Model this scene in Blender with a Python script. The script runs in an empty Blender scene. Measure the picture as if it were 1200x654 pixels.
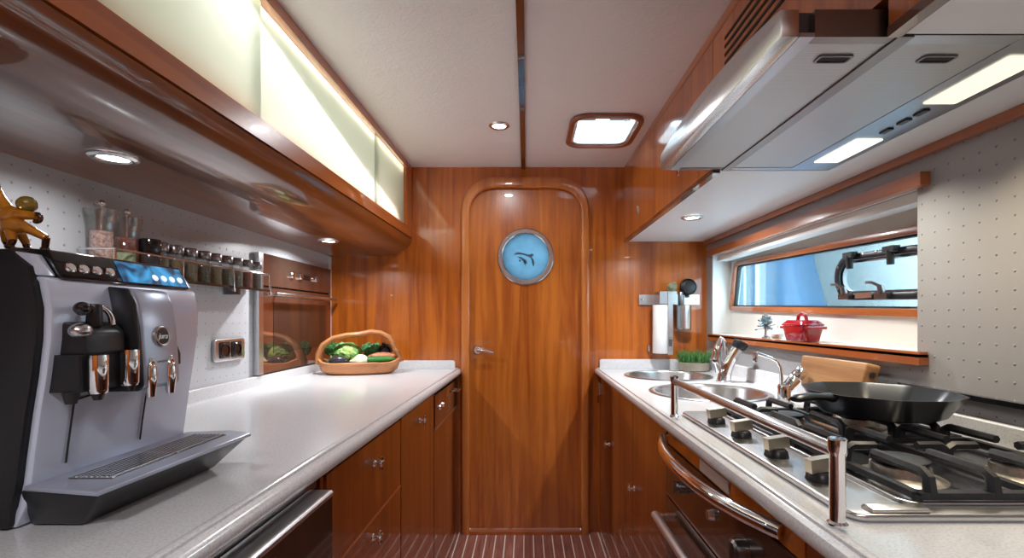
import bpy, bmesh, math, random
from mathutils import Vector, Matrix, noise
random.seed(7)
PI = math.pi
COL = bpy.context.scene.collection
R = math.radians

# ------------------------------------------------------------------ materials
def new_mat(name):
    m = bpy.data.materials.new(name); m.use_nodes = True
    nt = m.node_tree; b = nt.nodes['Principled BSDF']
    return m, nt, b
def pm(name, col, rough=0.5, metal=0.0, coat=0.0, spec=0.5, trans=0.0, ior=1.45, emis=None, es=0.0, var=0.0, vscale=30.0, bump=0.0):
    m, nt, b = new_mat(name)
    b.inputs['Base Color'].default_value = (*col, 1); b.inputs['Roughness'].default_value = rough
    b.inputs['Metallic'].default_value = metal; b.inputs['Coat Weight'].default_value = coat
    b.inputs['Coat Roughness'].default_value = 0.04
    b.inputs['Specular IOR Level'].default_value = spec
    b.inputs['Transmission Weight'].default_value = trans; b.inputs['IOR'].default_value = ior
    if emis: b.inputs['Emission Color'].default_value = (*emis, 1); b.inputs['Emission Strength'].default_value = es
    if var or bump:
        tc = nt.nodes.new('ShaderNodeTexCoord'); n = nt.nodes.new('ShaderNodeTexNoise')
        n.inputs['Scale'].default_value = vscale; n.inputs['Detail'].default_value = 4
        nt.links.new(tc.outputs['Object'], n.inputs['Vector'])
        if var:
            r = nt.nodes.new('ShaderNodeValToRGB')
            r.color_ramp.elements[0].position = 0.3; r.color_ramp.elements[1].position = 0.7
            r.color_ramp.elements[0].color = (*[c*(1-var) for c in col], 1)
            r.color_ramp.elements[1].color = (*[min(1, c*(1+var)) for c in col], 1)
            nt.links.new(n.outputs['Fac'], r.inputs['Fac']); nt.links.new(r.outputs['Color'], b.inputs['Base Color'])
        if bump:
            bp = nt.nodes.new('ShaderNodeBump'); bp.inputs['Strength'].default_value = bump; bp.inputs['Distance'].default_value = 0.004
            nt.links.new(n.outputs['Fac'], bp.inputs['Height']); nt.links.new(bp.outputs['Normal'], b.inputs['Normal'])
    return m
def wood(name, c0, c1, axis='z', rough=0.28, coat=1.0, fine=1.5, coatr=0.025):
    m, nt, b = new_mat(name)
    g = nt.nodes.new('ShaderNodeNewGeometry'); mp = nt.nodes.new('ShaderNodeMapping')
    s = {'x': (0.9, 16, 16), 'y': (16, 0.9, 16), 'z': (16, 16, 0.9)}[axis]
    mp.inputs['Scale'].default_value = [v*fine for v in s]
    nt.links.new(g.outputs['Position'], mp.inputs['Vector'])
    n1 = nt.nodes.new('ShaderNodeTexNoise'); n1.inputs['Scale'].default_value = 1.0; n1.inputs['Detail'].default_value = 6; n1.inputs['Distortion'].default_value = 0.8
    n2 = nt.nodes.new('ShaderNodeTexNoise'); n2.inputs['Scale'].default_value = 7.0; n2.inputs['Detail'].default_value = 3
    n3 = nt.nodes.new('ShaderNodeTexNoise'); n3.inputs['Scale'].default_value = 0.22; n3.inputs['Detail'].default_value = 2
    for n in (n1, n2, n3): nt.links.new(mp.outputs['Vector'], n.inputs['Vector'])
    a = nt.nodes.new('ShaderNodeMath'); a.operation = 'MULTIPLY_ADD'; a.inputs[1].default_value = 0.22
    nt.links.new(n2.outputs['Fac'], a.inputs[0]); nt.links.new(n1.outputs['Fac'], a.inputs[2])
    a2 = nt.nodes.new('ShaderNodeMath'); a2.operation = 'MULTIPLY_ADD'; a2.inputs[1].default_value = 0.5
    nt.links.new(n3.outputs['Fac'], a2.inputs[0]); nt.links.new(a.outputs[0], a2.inputs[2])
    r = nt.nodes.new('ShaderNodeValToRGB')
    r.color_ramp.elements[0].position = 0.62; r.color_ramp.elements[0].color = (*c0, 1)
    r.color_ramp.elements[1].position = 1.08; r.color_ramp.elements[1].color = (*c1, 1)
    nt.links.new(a2.outputs[0], r.inputs['Fac']); nt.links.new(r.outputs['Color'], b.inputs['Base Color'])
    b.inputs['Roughness'].default_value = rough; b.inputs['Coat Weight'].default_value = coat
    b.inputs['Coat Roughness'].default_value = coatr; b.inputs['Coat IOR'].default_value = 1.5
    return m
def ceiling_mat():
    m, nt, b = new_mat('ceiling_vinyl')
    b.inputs['Base Color'].default_value = (.84, .815, .82, 1); b.inputs['Roughness'].default_value = .6
    g = nt.nodes.new('ShaderNodeNewGeometry')
    n = nt.nodes.new('ShaderNodeTexNoise'); n.inputs['Scale'].default_value = 55; n.inputs['Detail'].default_value = 3; n.inputs['Distortion'].default_value = 1.2
    nt.links.new(g.outputs['Position'], n.inputs['Vector'])
    bp = nt.nodes.new('ShaderNodeBump'); bp.inputs['Strength'].default_value = .35; bp.inputs['Distance'].default_value = .006
    nt.links.new(n.outputs['Fac'], bp.inputs['Height']); nt.links.new(bp.outputs['Normal'], b.inputs['Normal'])
    return m
def panel_mat(name, col):
    # smooth laminate with a square grid of small raised dots
    m, nt, b = new_mat(name)
    b.inputs['Roughness'].default_value = .32
    g = nt.nodes.new('ShaderNodeNewGeometry'); sp = nt.nodes.new('ShaderNodeSeparateXYZ')
    nt.links.new(g.outputs['Position'], sp.inputs[0])
    def mth(op, a, v=None, w=None):
        x = nt.nodes.new('ShaderNodeMath'); x.operation = op
        if hasattr(a, 'links') or hasattr(a, 'is_linked'): nt.links.new(a, x.inputs[0])
        else: x.inputs[0].default_value = a
        for i, q in ((1, v), (2, w)):
            if q is None: continue
            if isinstance(q, (int, float)): x.inputs[i].default_value = q
            else: nt.links.new(q, x.inputs[i])
        return x.outputs[0]
    P = .038
    sq = []
    for ax in ('Y', 'Z'):
        f = mth('FRACT', mth('MULTIPLY', sp.outputs[ax], 1/P))
        f = mth('SUBTRACT', f, .5); sq.append(mth('MULTIPLY', f, f))
    d = mth('SQRT', mth('ADD', sq[0], sq[1]))
    mr = nt.nodes.new('ShaderNodeMapRange'); mr.inputs['From Min'].default_value = .045; mr.inputs['From Max'].default_value = .085
    mr.inputs['To Min'].default_value = 1; mr.inputs['To Max'].default_value = 0
    nt.links.new(d, mr.inputs['Value'])
    mx = nt.nodes.new('ShaderNodeMix'); mx.data_type = 'RGBA'
    mx.inputs['A'].default_value = (*col, 1); mx.inputs['B'].default_value = (*[c*.55 for c in col], 1)
    nt.links.new(mr.outputs['Result'], mx.inputs['Factor']); nt.links.new(mx.outputs['Result'], b.inputs['Base Color'])
    bp = nt.nodes.new('ShaderNodeBump'); bp.inputs['Strength'].default_value = .6; bp.inputs['Distance'].default_value = .002
    nt.links.new(mr.outputs['Result'], bp.inputs['Height']); nt.links.new(bp.outputs['Normal'], b.inputs['Normal'])
    return m
def floor_mat():
    m, nt, b = new_mat('teak_and_holly_floor')
    b.inputs['Roughness'].default_value = .3; b.inputs['Coat Weight'].default_value = .25; b.inputs['Coat Roughness'].default_value = .12
    g = nt.nodes.new('ShaderNodeNewGeometry'); sp = nt.nodes.new('ShaderNodeSeparateXYZ'); nt.links.new(g.outputs['Position'], sp.inputs[0])
    a = nt.nodes.new('ShaderNodeMath'); a.operation = 'MULTIPLY_ADD'; a.inputs[1].default_value = 1/.0506; a.inputs[2].default_value = -.037/.0506+.5+40
    nt.links.new(sp.outputs['X'], a.inputs[0])
    f = nt.nodes.new('ShaderNodeMath'); f.operation = 'FRACT'; nt.links.new(a.outputs[0], f.inputs[0])
    c = nt.nodes.new('ShaderNodeMath'); c.operation = 'COMPARE'; c.inputs[1].default_value = .5; c.inputs[2].default_value = .055
    nt.links.new(f.outputs[0], c.inputs[0])
    mp = nt.nodes.new('ShaderNodeMapping'); mp.inputs['Scale'].default_value = (40, 3, 1); nt.links.new(g.outputs['Position'], mp.inputs['Vector'])
    n = nt.nodes.new('ShaderNodeTexNoise'); n.inputs['Scale'].default_value = 2; n.inputs['Detail'].default_value = 5; nt.links.new(mp.outputs['Vector'], n.inputs['Vector'])
    r = nt.nodes.new('ShaderNodeValToRGB'); r.color_ramp.elements[0].position = .3; r.color_ramp.elements[1].position = .75
    r.color_ramp.elements[0].color = (.20, .072, .055, 1); r.color_ramp.elements[1].color = (.42, .17, .13, 1)
    nt.links.new(n.outputs['Fac'], r.inputs['Fac'])
    mx = nt.nodes.new('ShaderNodeMix'); mx.data_type = 'RGBA'; mx.inputs['B'].default_value = (.85, .75, .68, 1)
    nt.links.new(c.outputs[0], mx.inputs['Factor']); nt.links.new(r.outputs['Color'], mx.inputs['A']); nt.links.new(mx.outputs['Result'], b.inputs['Base Color'])
    return m
def counter_mat():
    m, nt, b = new_mat('speckled_solid_surface')
    b.inputs['Roughness'].default_value = .22; b.inputs['Coat Weight'].default_value = .25; b.inputs['Coat Roughness'].default_value = .12
    g = nt.nodes.new('ShaderNodeNewGeometry')
    n = nt.nodes.new('ShaderNodeTexNoise'); n.inputs['Scale'].default_value = 260; n.inputs['Detail'].default_value = 2; nt.links.new(g.outputs['Position'], n.inputs['Vector'])
    r = nt.nodes.new('ShaderNodeValToRGB'); r.color_ramp.elements[0].position = .32; r.color_ramp.elements[1].position = .55
    r.color_ramp.elements[0].color = (.58, .58, .585, 1); r.color_ramp.elements[1].color = (.70, .70, .715, 1)
    nt.links.new(n.outputs['Fac'], r.inputs['Fac']); nt.links.new(r.outputs['Color'], b.inputs['Base Color'])
    return m
def mixglass(name, tint, transl, f_tr, f_gl=0.08, noise_s=0, rough=.03):
    # thin pane: part clear, part milky, with a light gloss
    m = bpy.data.materials.new(name); m.use_nodes = True; nt = m.node_tree; nt.nodes.clear()
    o = nt.nodes.new('ShaderNodeOutputMaterial'); t = nt.nodes.new('ShaderNodeBsdfTransparent'); t.inputs['Color'].default_value = (*tint, 1)
    d = nt.nodes.new('ShaderNodeBsdfTranslucent'); d.inputs['Color'].default_value = (*transl, 1)
    g = nt.nodes.new('ShaderNodeBsdfGlossy'); g.inputs['Roughness'].default_value = rough
    m1 = nt.nodes.new('ShaderNodeMixShader'); m2 = nt.nodes.new('ShaderNodeMixShader')
    m1.inputs[0].default_value = f_tr; m2.inputs[0].default_value = f_gl
    nt.links.new(t.outputs[0], m1.inputs[1]); nt.links.new(d.outputs[0], m1.inputs[2])
    nt.links.new(m1.outputs[0], m2.inputs[1]); nt.links.new(g.outputs[0], m2.inputs[2]); nt.links.new(m2.outputs[0], o.inputs[0])
    if noise_s:
        ge = nt.nodes.new('ShaderNodeNewGeometry'); n = nt.nodes.new('ShaderNodeTexNoise'); n.inputs['Scale'].default_value = noise_s; n.inputs['Detail'].default_value = 5
        nt.links.new(ge.outputs['Position'], n.inputs['Vector'])
        mr = nt.nodes.new('ShaderNodeMapRange'); mr.inputs['From Min'].default_value = .3; mr.inputs['From Max'].default_value = .7
        mr.inputs['To Min'].default_value = max(0, f_tr-.12); mr.inputs['To Max'].default_value = min(1, f_tr+.12)
        nt.links.new(n.outputs['Fac'], mr.inputs['Value']); nt.links.new(mr.outputs['Result'], m1.inputs[0])
    return m
def glow(name, col, s):
    m = bpy.data.materials.new(name); m.use_nodes = True; nt = m.node_tree; nt.nodes.clear()
    o = nt.nodes.new('ShaderNodeOutputMaterial'); e = nt.nodes.new('ShaderNodeEmission')
    e.inputs['Color'].default_value = (*col, 1); e.inputs['Strength'].default_value = s; nt.links.new(e.outputs[0], o.inputs[0])
    return m

CH0, CH1 = (.26, .048, .004), (.52, .135, .012)
W_Z = wood('cherry_upright', CH0, CH1, 'z')
W_Y = wood('cherry_lengthwise', CH0, CH1, 'y')
W_X = wood('cherry_crosswise', CH0, CH1, 'x')
W_DOOR = wood('cherry_door', (.29, .060, .007), (.52, .150, .020), 'z')
W_TRIM = wood('cherry_trim', (.34, .085, .014), (.54, .17, .035), 'z')
W_TRIMY = wood('cherry_trim_lengthwise', (.25, .055, .014), (.42, .12, .03), 'y')
W_DARK = wood('mahogany_soffit', (.055, .016, .007), (.11, .036, .014), 'y', rough=.2, coatr=.02)
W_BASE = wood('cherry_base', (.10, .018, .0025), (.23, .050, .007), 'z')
M_CEIL = ceiling_mat(); M_FLOOR = floor_mat(); M_TOP = counter_mat()
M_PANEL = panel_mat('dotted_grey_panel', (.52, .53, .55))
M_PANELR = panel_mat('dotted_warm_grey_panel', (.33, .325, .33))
M_SOFFIT = pm('white_soffit', (.82, .85, .88), .35)
M_CREAM = pm('cream_lining', (.74, .71, .65), .5)
M_STEEL = pm('brushed_steel', (.60, .60, .61), .27, 1)
M_STEELD = pm('dark_steel', (.22, .21, .21), .3, 1)
M_CHROME = pm('chrome', (.82, .82, .84), .06, 1)
M_BRASSY = pm('champagne_steel', (.62, .56, .45), .3, 1)
M_BLACK = pm('black_plastic', (.012, .012, .014), .35)
M_BLACKG = pm('black_gloss', (.008, .008, .01), .08, coat=.5)
M_IRON = pm('cast_iron', (.018, .018, .02), .45, var=.3, vscale=80, bump=.1)
M_IRONPAN = pm('seasoned_iron', (.016, .017, .02), .28, .3)
M_SILVER = pm('silver_plastic', (.62, .68, .82), .3, .3)
M_SILVERD = pm('grey_silver_plastic', (.42, .46, .56), .3, .45)
M_BRONZE = pm('bronze_mirror_glass', (.36, .235, .175), .05, .9)
M_BRONZED = pm('bronze_dark_glass', (.085, .05, .036), .06, .6, coat=.6)
M_OVEN = pm('dark_brown_enamel', (.050, .028, .020), .12, .35, coat=.6)
M_GAP = pm('shadow_gap', (.012, .007, .005), .7)
M_WHITE = pm('white_paper', (.85, .85, .85), .7)
M_WHITEP = pm('white_laminate', (.8, .8, .78), .4)
M_RUBBER = pm('black_rubber', (.02, .02, .02), .6)
M_RED = pm('red_glazed_ceramic', (.36, .007, .018), .12, coat=.8)
M_ALU = pm('burner_aluminium', (.6, .55, .48), .35, 1, var=.25, vscale=120)
M_BLUEREFL = pm('blue_reflection_display', (.01, .03, .08), .45, coat=0, spec=.15, emis=(.03, .25, .8), es=.55)  # window's blue reflection on the display, put in as mottled emission
M_LENS = glow('lamp_lens', (1, .95, .88), 14)
M_LENSW = glow('hood_lamp_warm', (1, .85, .62), 1.05)
M_LENSC = glow('hood_lamp_white', (1, .95, .80), 1.3)
M_LED = glow('led_strip', (1, .93, .72), 9)
M_FROST = mixglass('frosted_green_glass', (.6, .7, .64), (.76, .775, .74), .97, .05, rough=.25)
M_WINGL = mixglass('hazy_window_glass', (.88, .97, 1), (.10, .145, .16), .2, .05, 160)
M_PORTGL = mixglass('frosted_porthole_glass', (.12, .17, .20), (.22, .32, .38), .8, .05, 14)
M_CLEARG = mixglass('clear_pane', (.93, .98, .97), (.8, .9, .9), .06, .10)
M_MILL = mixglass('clear_mill_acrylic', (.86, .89, .89), (.9, .9, .9), .2, .16)
M_PANE = mixglass('clear_gallery_pane', (.95, .97, .97), (.8, .9, .9), .04, .015)
M_HATCHGL = mixglass('hatch_acrylic', (.97, .99, 1), (.95, .97, 1), .3, .06)
M_GLASS = mixglass('clear_glass_ware', (.90, .93, .93), (.85, .88, .88), .10, .07)

# ------------------------------------------------------------------ mesh builder
def rrect(w, h, r, n=6, cx=0, cy=0):
    pts = []
    for (sx, sy, a0) in ((1, 1, 0), (-1, 1, 90), (-1, -1, 180), (1, -1, 270)):
        for i in range(n+1):
            a = R(a0 + 90*i/n)
            pts.append((cx + sx*(w/2-r) + r*math.cos(a), cy + sy*(h/2-r) + r*math.sin(a)))
    return pts
def round_poly(pts, r, n=6):
    out = []; k = len(pts)
    for i in range(k):
        p = Vector(pts[i]); a = (Vector(pts[i-1])-p); b = (Vector(pts[(i+1) % k])-p)
        rr = min(r if not isinstance(r, (list, tuple)) else r[i], a.length*.49, b.length*.49)
        if rr < 1e-6: out.append(tuple(p)); continue
        s, e = p + a.normalized()*rr, p + b.normalized()*rr
        for j in range(n+1):
            t = j/n; q = s*(1-t)**2 + p*2*t*(1-t) + e*t*t
            out.append(tuple(q))
    return out
def off_poly(pts, d):
    k = len(pts); out = []
    area = sum(pts[i-1][0]*pts[i][1]-pts[i][0]*pts[i-1][1] for i in range(k))
    s = 1 if area > 0 else -1
    for i in range(k):
        p = Vector(pts[i]); a = p-Vector(pts[i-1]); b = Vector(pts[(i+1) % k])-p
        if a.length < 1e-9: a = b
        if b.length < 1e-9: b = a
        na = Vector((a.y, -a.x)).normalized()*s; nb = Vector((b.y, -b.x)).normalized()*s
        n = (na+nb); n = n.normalized() if n.length > 1e-6 else na
        c = max(.4, n.dot(na)); out.append(tuple(p + n*(d/c)))
    return out
def to3(axis, u, v, w):
    return {'x': (w, u, v), 'y': (u, w, v), 'z': (u, v, w)}[axis]
class MB:
    def __init__(s): s.bm = bmesh.new()
    def _bev(s, faces, b, seg, ang=30):
        if b <= 0: return
        es = {e for f in faces for e in f.edges if len(e.link_faces) == 2 and e.calc_face_angle(0) > R(ang)}
        if es: bmesh.ops.bevel(s.bm, geom=list(es), offset=b, segments=seg, profile=.5, affect='EDGES', clamp_overlap=True)
    def box(s, x0, x1, y0, y1, z0, z1, b=0, seg=2):
        vs = [s.bm.verts.new(p) for p in ((x0,y0,z0),(x1,y0,z0),(x1,y1,z0),(x0,y1,z0),(x0,y0,z1),(x1,y0,z1),(x1,y1,z1),(x0,y1,z1))]
        fs = [s.bm.faces.new([vs[i] for i in q]) for q in ((0,3,2,1),(4,5,6,7),(0,1,5,4),(1,2,6,5),(2,3,7,6),(3,0,4,7))]
        s._bev(fs, b, seg); return s
    def obox(s, c, size, rot=(0,0,0), b=0, seg=2):
        m = Matrix.Translation(c) @ (Matrix.Rotation(rot[2], 4, 'Z') @ Matrix.Rotation(rot[1], 4, 'Y') @ Matrix.Rotation(rot[0], 4, 'X'))
        x, y, z = [q/2 for q in size]
        vs = [s.bm.verts.new(m @ Vector(p)) for p in ((-x,-y,-z),(x,-y,-z),(x,y,-z),(-x,y,-z),(-x,-y,z),(x,-y,z),(x,y,z),(-x,y,z))]
        fs = [s.bm.faces.new([vs[i] for i in q]) for q in ((0,3,2,1),(4,5,6,7),(0,1,5,4),(1,2,6,5),(2,3,7,6),(3,0,4,7))]
        s._bev(fs, b, seg); return s
    def prism(s, poly, axis, a0, a1, b=0, seg=2, ang=50, poly2=None):
        v0 = [s.bm.verts.new(to3(axis, u, v, a0)) for u, v in poly]
        v1 = [s.bm.verts.new(to3(axis, u, v, a1)) for u, v in (poly2 or poly)]
        n = len(poly); fs = [s.bm.faces.new(v0), s.bm.faces.new(v1[::-1])]
        for i in range(n): fs.append(s.bm.faces.new((v0[i], v0[(i+1) % n], v1[(i+1) % n], v1[i])))
        bmesh.ops.recalc_face_normals(s.bm, faces=fs)
        s._bev(fs, b, seg, ang); return s
    def ring(s, outer, inner, axis, a0, a1, b=0, seg=2):
        n = len(outer); V = [[s.bm.verts.new(to3(axis, u, v, a)) for u, v in p] for p in (outer, inner) for a in (a0, a1)]
        fs = []
        for i in range(n):
            j = (i+1) % n
            for A, B in ((0, 1), (1, 3), (3, 2), (2, 0)):
                fs.append(s.bm.faces.new((V[A][i], V[A][j], V[B][j], V[B][i])))
        bmesh.ops.recalc_face_normals(s.bm, faces=fs)
        s._bev(fs, b, seg, 50); return s
    def cyl(s, p0, p1, r0, r1=None, n=20, b=0):
        r1 = r0 if r1 is None else r1
        return s.tube([p0, p1], [r0, r1], n, b=b)
    def tube(s, pts, r, n=12, closed=False, b=0, flat=None):
        pts = [Vector(p) for p in pts]; k = len(pts)
        rs = r if isinstance(r, (list, tuple)) else [r]*k
        rings = []; up = None
        for i, p in enumerate(pts):
            if closed: t = pts[(i+1) % k]-pts[i-1]
            else: t = pts[min(i+1, k-1)]-pts[max(i-1, 0)]
            t.normalize()
            if up is None:
                up = Vector((0, 0, 1)) if abs(t.z) < .9 else Vector((1, 0, 0))
            u = (up - t*up.dot(t))
            if u.length < 1e-4: u = t.orthogonal()
            u.normalize(); w = t.cross(u); up = u
            fx, fy = flat or (1, 1)
            rings.append([s.bm.verts.new(p + (u*math.cos(2*PI*j/n)*fx + w*math.sin(2*PI*j/n)*fy)*rs[i]) for j in range(n)])
        fs = []
        for i in range(k if closed else k-1):
            A, B = rings[i], rings[(i+1) % k]
            for j in range(n): fs.append(s.bm.faces.new((A[j], A[(j+1) % n], B[(j+1) % n], B[j])))
        if not closed: fs.append(s.bm.faces.new(rings[0][::-1])); fs.append(s.bm.faces.new(rings[-1]))
        bmesh.ops.recalc_face_normals(s.bm, faces=fs)
        s._bev(fs, b, 2, 60); return s
    def lathe(s, prof, c=(0,0,0), n=32, axis=(0,0,1), closed_profile=False):
        # prof: (radius, height) pairs
        c = Vector(c); q = Vector((0,0,1)).rotation_difference(Vector(axis).normalized())
        rings = []
        for r, h in prof:
            if r < 1e-6: rings.append([s.bm.verts.new(c + q @ Vector((0, 0, h)))])
            else: rings.append([s.bm.verts.new(c + q @ Vector((r*math.cos(2*PI*j/n), r*math.sin(2*PI*j/n), h))) for j in range(n)])
        fs = []
        pr = list(zip(rings[:-1], rings[1:])) + ([(rings[-1], rings[0])] if closed_profile else [])
        for A, B in pr:
            for j in range(n):
                jj = (j+1) % n
                if len(A) == 1 and len(B) == 1: continue
                if len(A) == 1: fs.append(s.bm.faces.new((A[0], B[jj], B[j])))
                elif len(B) == 1: fs.append(s.bm.faces.new((A[j], A[jj], B[0])))
                else: fs.append(s.bm.faces.new((A[j], A[jj], B[jj], B[j])))
        bmesh.ops.recalc_face_normals(s.bm, faces=fs); return s
    def blob(s, c, rad, nz=0, ns=5, sub=3, seed=0, shape=None, rot=None):
        rr = bmesh.ops.create_icosphere(s.bm, subdivisions=sub, radius=1)
        for v in rr['verts']:
            d = v.co.normalized(); k = 1 + (nz*noise.fractal(d*ns + Vector((seed, seed*2, 0)), 1, 2, 3) if nz else 0)
            p = Vector((d.x*rad[0]*k, d.y*rad[1]*k, d.z*rad[2]*k))
            if shape: p = shape(p)
            if rot: p = rot @ p
            v.co = Vector(c) + p
        return s
    def xf(s, f):
        for v in s.bm.verts: v.co = Vector(f(v.co))
        return s
    def build(s, name, mat, parent=None, sharp=35, at=None):
        me = bpy.data.meshes.new(name)
        org = Vector((0, 0, 0))
        if parent is not None: org = wloc(parent)
        elif at is not None: org = Vector(at)
        elif s.bm.verts:
            xs = [v.co for v in s.bm.verts]
            org = Vector(((min(p.x for p in xs)+max(p.x for p in xs))/2, (min(p.y for p in xs)+max(p.y for p in xs))/2, min(p.z for p in xs)))
        bmesh.ops.translate(s.bm, verts=s.bm.verts[:], vec=-org)
        s.bm.to_mesh(me); s.bm.free()
        for p in me.polygons: p.use_smooth = True
        me.set_sharp_from_angle(angle=R(sharp))
        o = bpy.data.objects.new(name, me); COL.objects.link(o)
        me.materials.append(mat)
        if parent is not None: o.parent = parent
        else: o.location = org
        return o
def wloc(o):
    v = Vector((0, 0, 0))
    while o is not None: v += o.location; o = o.parent
    return v
def tag(o, label=None, cat=None, group=None, kind=None):
    if label: o['label'] = label
    if cat: o['category'] = cat
    if group: o['group'] = group
    if kind: o['kind'] = kind
    return o
def thing(name, loc, label, cat, group=None):
    o = bpy.data.objects.new(name, None); COL.objects.link(o); o.location = loc; o.empty_display_size = .05
    return tag(o, label, cat, group)
def struct(o): o['kind'] = 'structure'; return o
def copy_thing(src, loc, label=None):
    c = src.copy(); COL.objects.link(c); c.location = loc
    if label: c['label'] = label
    def rec(a, b):
        for ch in a.children:
            d = ch.copy(); COL.objects.link(d); d.parent = b; rec(ch, d)
    rec(src, c)
    return c
def cut(o, cutter_mb, keep=False):
    # boolean difference, baked into the mesh at once
    c = cutter_mb.build('cutter', M_GAP)
    md = o.modifiers.new('b', 'BOOLEAN'); md.operation = 'DIFFERENCE'; md.object = c; md.solver = 'EXACT'
    bpy.context.view_layer.update()
    dg = bpy.context.evaluated_depsgraph_get()
    me = bpy.data.meshes.new_from_object(o.evaluated_get(dg))
    o.modifiers.clear(); old = o.data; nm = old.name; o.data = me; bpy.data.meshes.remove(old); me.name = nm
    mats = [m for m in me.materials]
    me.materials.clear(); me.materials.append(mats[0])
    for p in me.polygons: p.material_index = 0
    bmt = bmesh.new(); bmt.from_mesh(me); bmesh.ops.triangulate(bmt, faces=[f for f in bmt.faces if len(f.verts) > 4]); bmt.to_mesh(me); bmt.free()
    me.set_sharp_from_angle(angle=R(35))
    bpy.data.objects.remove(c)
def text_mesh(body, size, name, mat, parent, mtx, extrude=.0006, shear=0.0):
    cu = bpy.data.curves.new('t', 'FONT'); cu.body = body; cu.size = size; cu.extrude = extrude; cu.align_x = 'CENTER'; cu.align_y = 'CENTER'; cu.shear = shear
    t = bpy.data.objects.new('t', cu); COL.objects.link(t)
    bpy.context.view_layer.update(); dg = bpy.context.evaluated_depsgraph_get()
    me = bpy.data.meshes.new_from_object(t.evaluated_get(dg)); bpy.data.objects.remove(t)
    me.transform(Matrix.Translation(-wloc(parent)) @ mtx)
    o = bpy.data.objects.new(name, me); COL.objects.link(o); o.parent = parent; me.materials.clear(); me.materials.append(mat)
    return o
def area(parent, loc, size, power, col, rot=(0,0,0), shape='DISK', sy=None, spread=160, name='lamp'):
    l = bpy.data.lights.new(name, 'AREA'); l.shape = shape; l.size = size
    if sy: l.size_y = sy
    l.energy = power; l.color = col; l.spread = R(spread)
    o = bpy.data.objects.new(name, l); COL.objects.link(o); o.rotation_euler = rot
    if parent is not None: o.parent = parent; o.location = Vector(loc)-wloc(parent)
    else: o.location = loc
    return o

YB = 2.629; CZ = 2.008; RX = .99; LX = -1.085; Y0 = -1.2
# ------------------------------------------------------------------ setting
struct(MB().box(-1.25, 1.25, Y0-.1, YB+.06, -.05, 0).build('floor', M_FLOOR))
ceil = struct(MB().box(-1.25, 1.25, Y0-.1, YB+.06, CZ, CZ+.05).build('ceiling', M_CEIL))
HX, HY, HW, HH = .337, 2.112, .310, .362
cut(ceil, MB().prism(rrect(HW-.03, HH-.03, .06, 6, HX, HY), 'z', CZ-.1, CZ+.2))
wb = struct(MB().box(-1.25, 1.128, YB, YB+.06, 0, CZ+.05).build('wall_back', W_Z))
dpoly = round_poly([(-.313, -.02), (.303, -.02), (.303, 1.893), (-.313, 1.893)], [0, 0, .16, .16], 10)
cut(wb, MB().prism(dpoly, 'y', YB-.1, YB+.2))
struct(MB().box(-1.2, LX, Y0, YB, 0, CZ).build('wall_left', M_PANEL))
# rear bulkhead behind the viewpoint
rb = struct(MB().box(-1.25, 1.25, Y0-.06, Y0, 0, CZ).build('wall_rear', W_Z))
# right wall with window recess
OY0, OY1, OZ0, OZ1 = 1.21, 2.552, 1.088, 1.512; WX = 1.112
wr = MB()
wr.box(RX, RX+.16, Y0, OY0, 0, CZ); wr.box(RX, RX+.16, OY1, YB, 0, OZ0); wr.box(RX, RX+.16, OY1, YB, OZ1, CZ); wr.prism([(RX, OY1), (RX, YB), (RX+.16, YB), (RX+.16, 2.622), (WX, 2.602)], 'z', OZ0, OZ1)
wr.box(RX, RX+.16, OY0, OY1, 0, OZ0); wr.box(RX, RX+.16, OY0, OY1, OZ1, CZ)
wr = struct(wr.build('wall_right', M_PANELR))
lin = MB().box(WX, WX+.03, OY0, 2.601, OZ0-.02, OZ1+.02).build('recess_lining', M_CREAM, wr)
def tilt(y): return .031*(y-1.363)
wpoly = round_poly([(2.590, 1.181+tilt(2.590)), (2.530, 1.440+tilt(2.535)), (1.235, 1.440+tilt(1.235)), (1.235, 1.181+tilt(1.235))], [.03, .05, .05, .03], 8)
wfin = off_poly(wpoly, -.023)
cut(lin, MB().prism(off_poly(wpoly, -.010), 'x', WX-.05, WX+.1))
# far jamb and soffit of the recess in pale lining
MB().prism([(RX+.003, OY1-.004), (WX, 2.597), (WX, 2.6015), (RX+.003, OY1-.0005)], 'z', OZ0, OZ1).box(RX+.004, WX, OY0, OY1-.006, OZ0, OZ0+.005).box(RX+.004, WX, OY0, OY1-.006, OZ1-.005, OZ1).build('recess_jamb', M_WHITEP, wr)
# window
win = MB().ring(wpoly, wfin, 'x', WX-.016, WX+.02, .006, 2).build('window_1', W_TRIMY); struct(win)
gask = off_poly(wpoly, -.029)
MB().ring(wfin, gask, 'x', WX-.002, WX+.018).build('gasket', M_RUBBER, win)
MB().prism(gask, 'x', WX+.006, WX+.012).build('pane', M_WINGL, win)
def tz(pts): return [(y, z+tilt(y)) for y, z in pts]
hc, hz = 1.485, 1.308
h_out = tz(rrect(.42, .155, .0765, 10, hc, hz)); h_in = tz(rrect(.376, .111, .055, 10, hc, hz))
hf = MB().ring(h_out, h_in, 'x', WX-.022, WX+.004, .004, 2).build('opening_port_frame', M_BLACK, win)
h_in2 = tz(rrect(.36, .095, .047, 10, hc, hz))
MB().ring(h_in, h_in2, 'x', WX-.010, WX+.004).build('port_seal', M_STEELD, hf)
for yy in (1.60, 1.42):
    MB().box(WX-.04, WX-.018, yy-.022, yy+.022, 1.372+tilt(yy), 1.390+tilt(yy), .004).cyl((WX-.032, yy, 1.378+tilt(yy)), (WX-.030, yy, 1.335+tilt(yy)), .011, .010, 14).build('hinge', M_RUBBER, hf)
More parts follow.
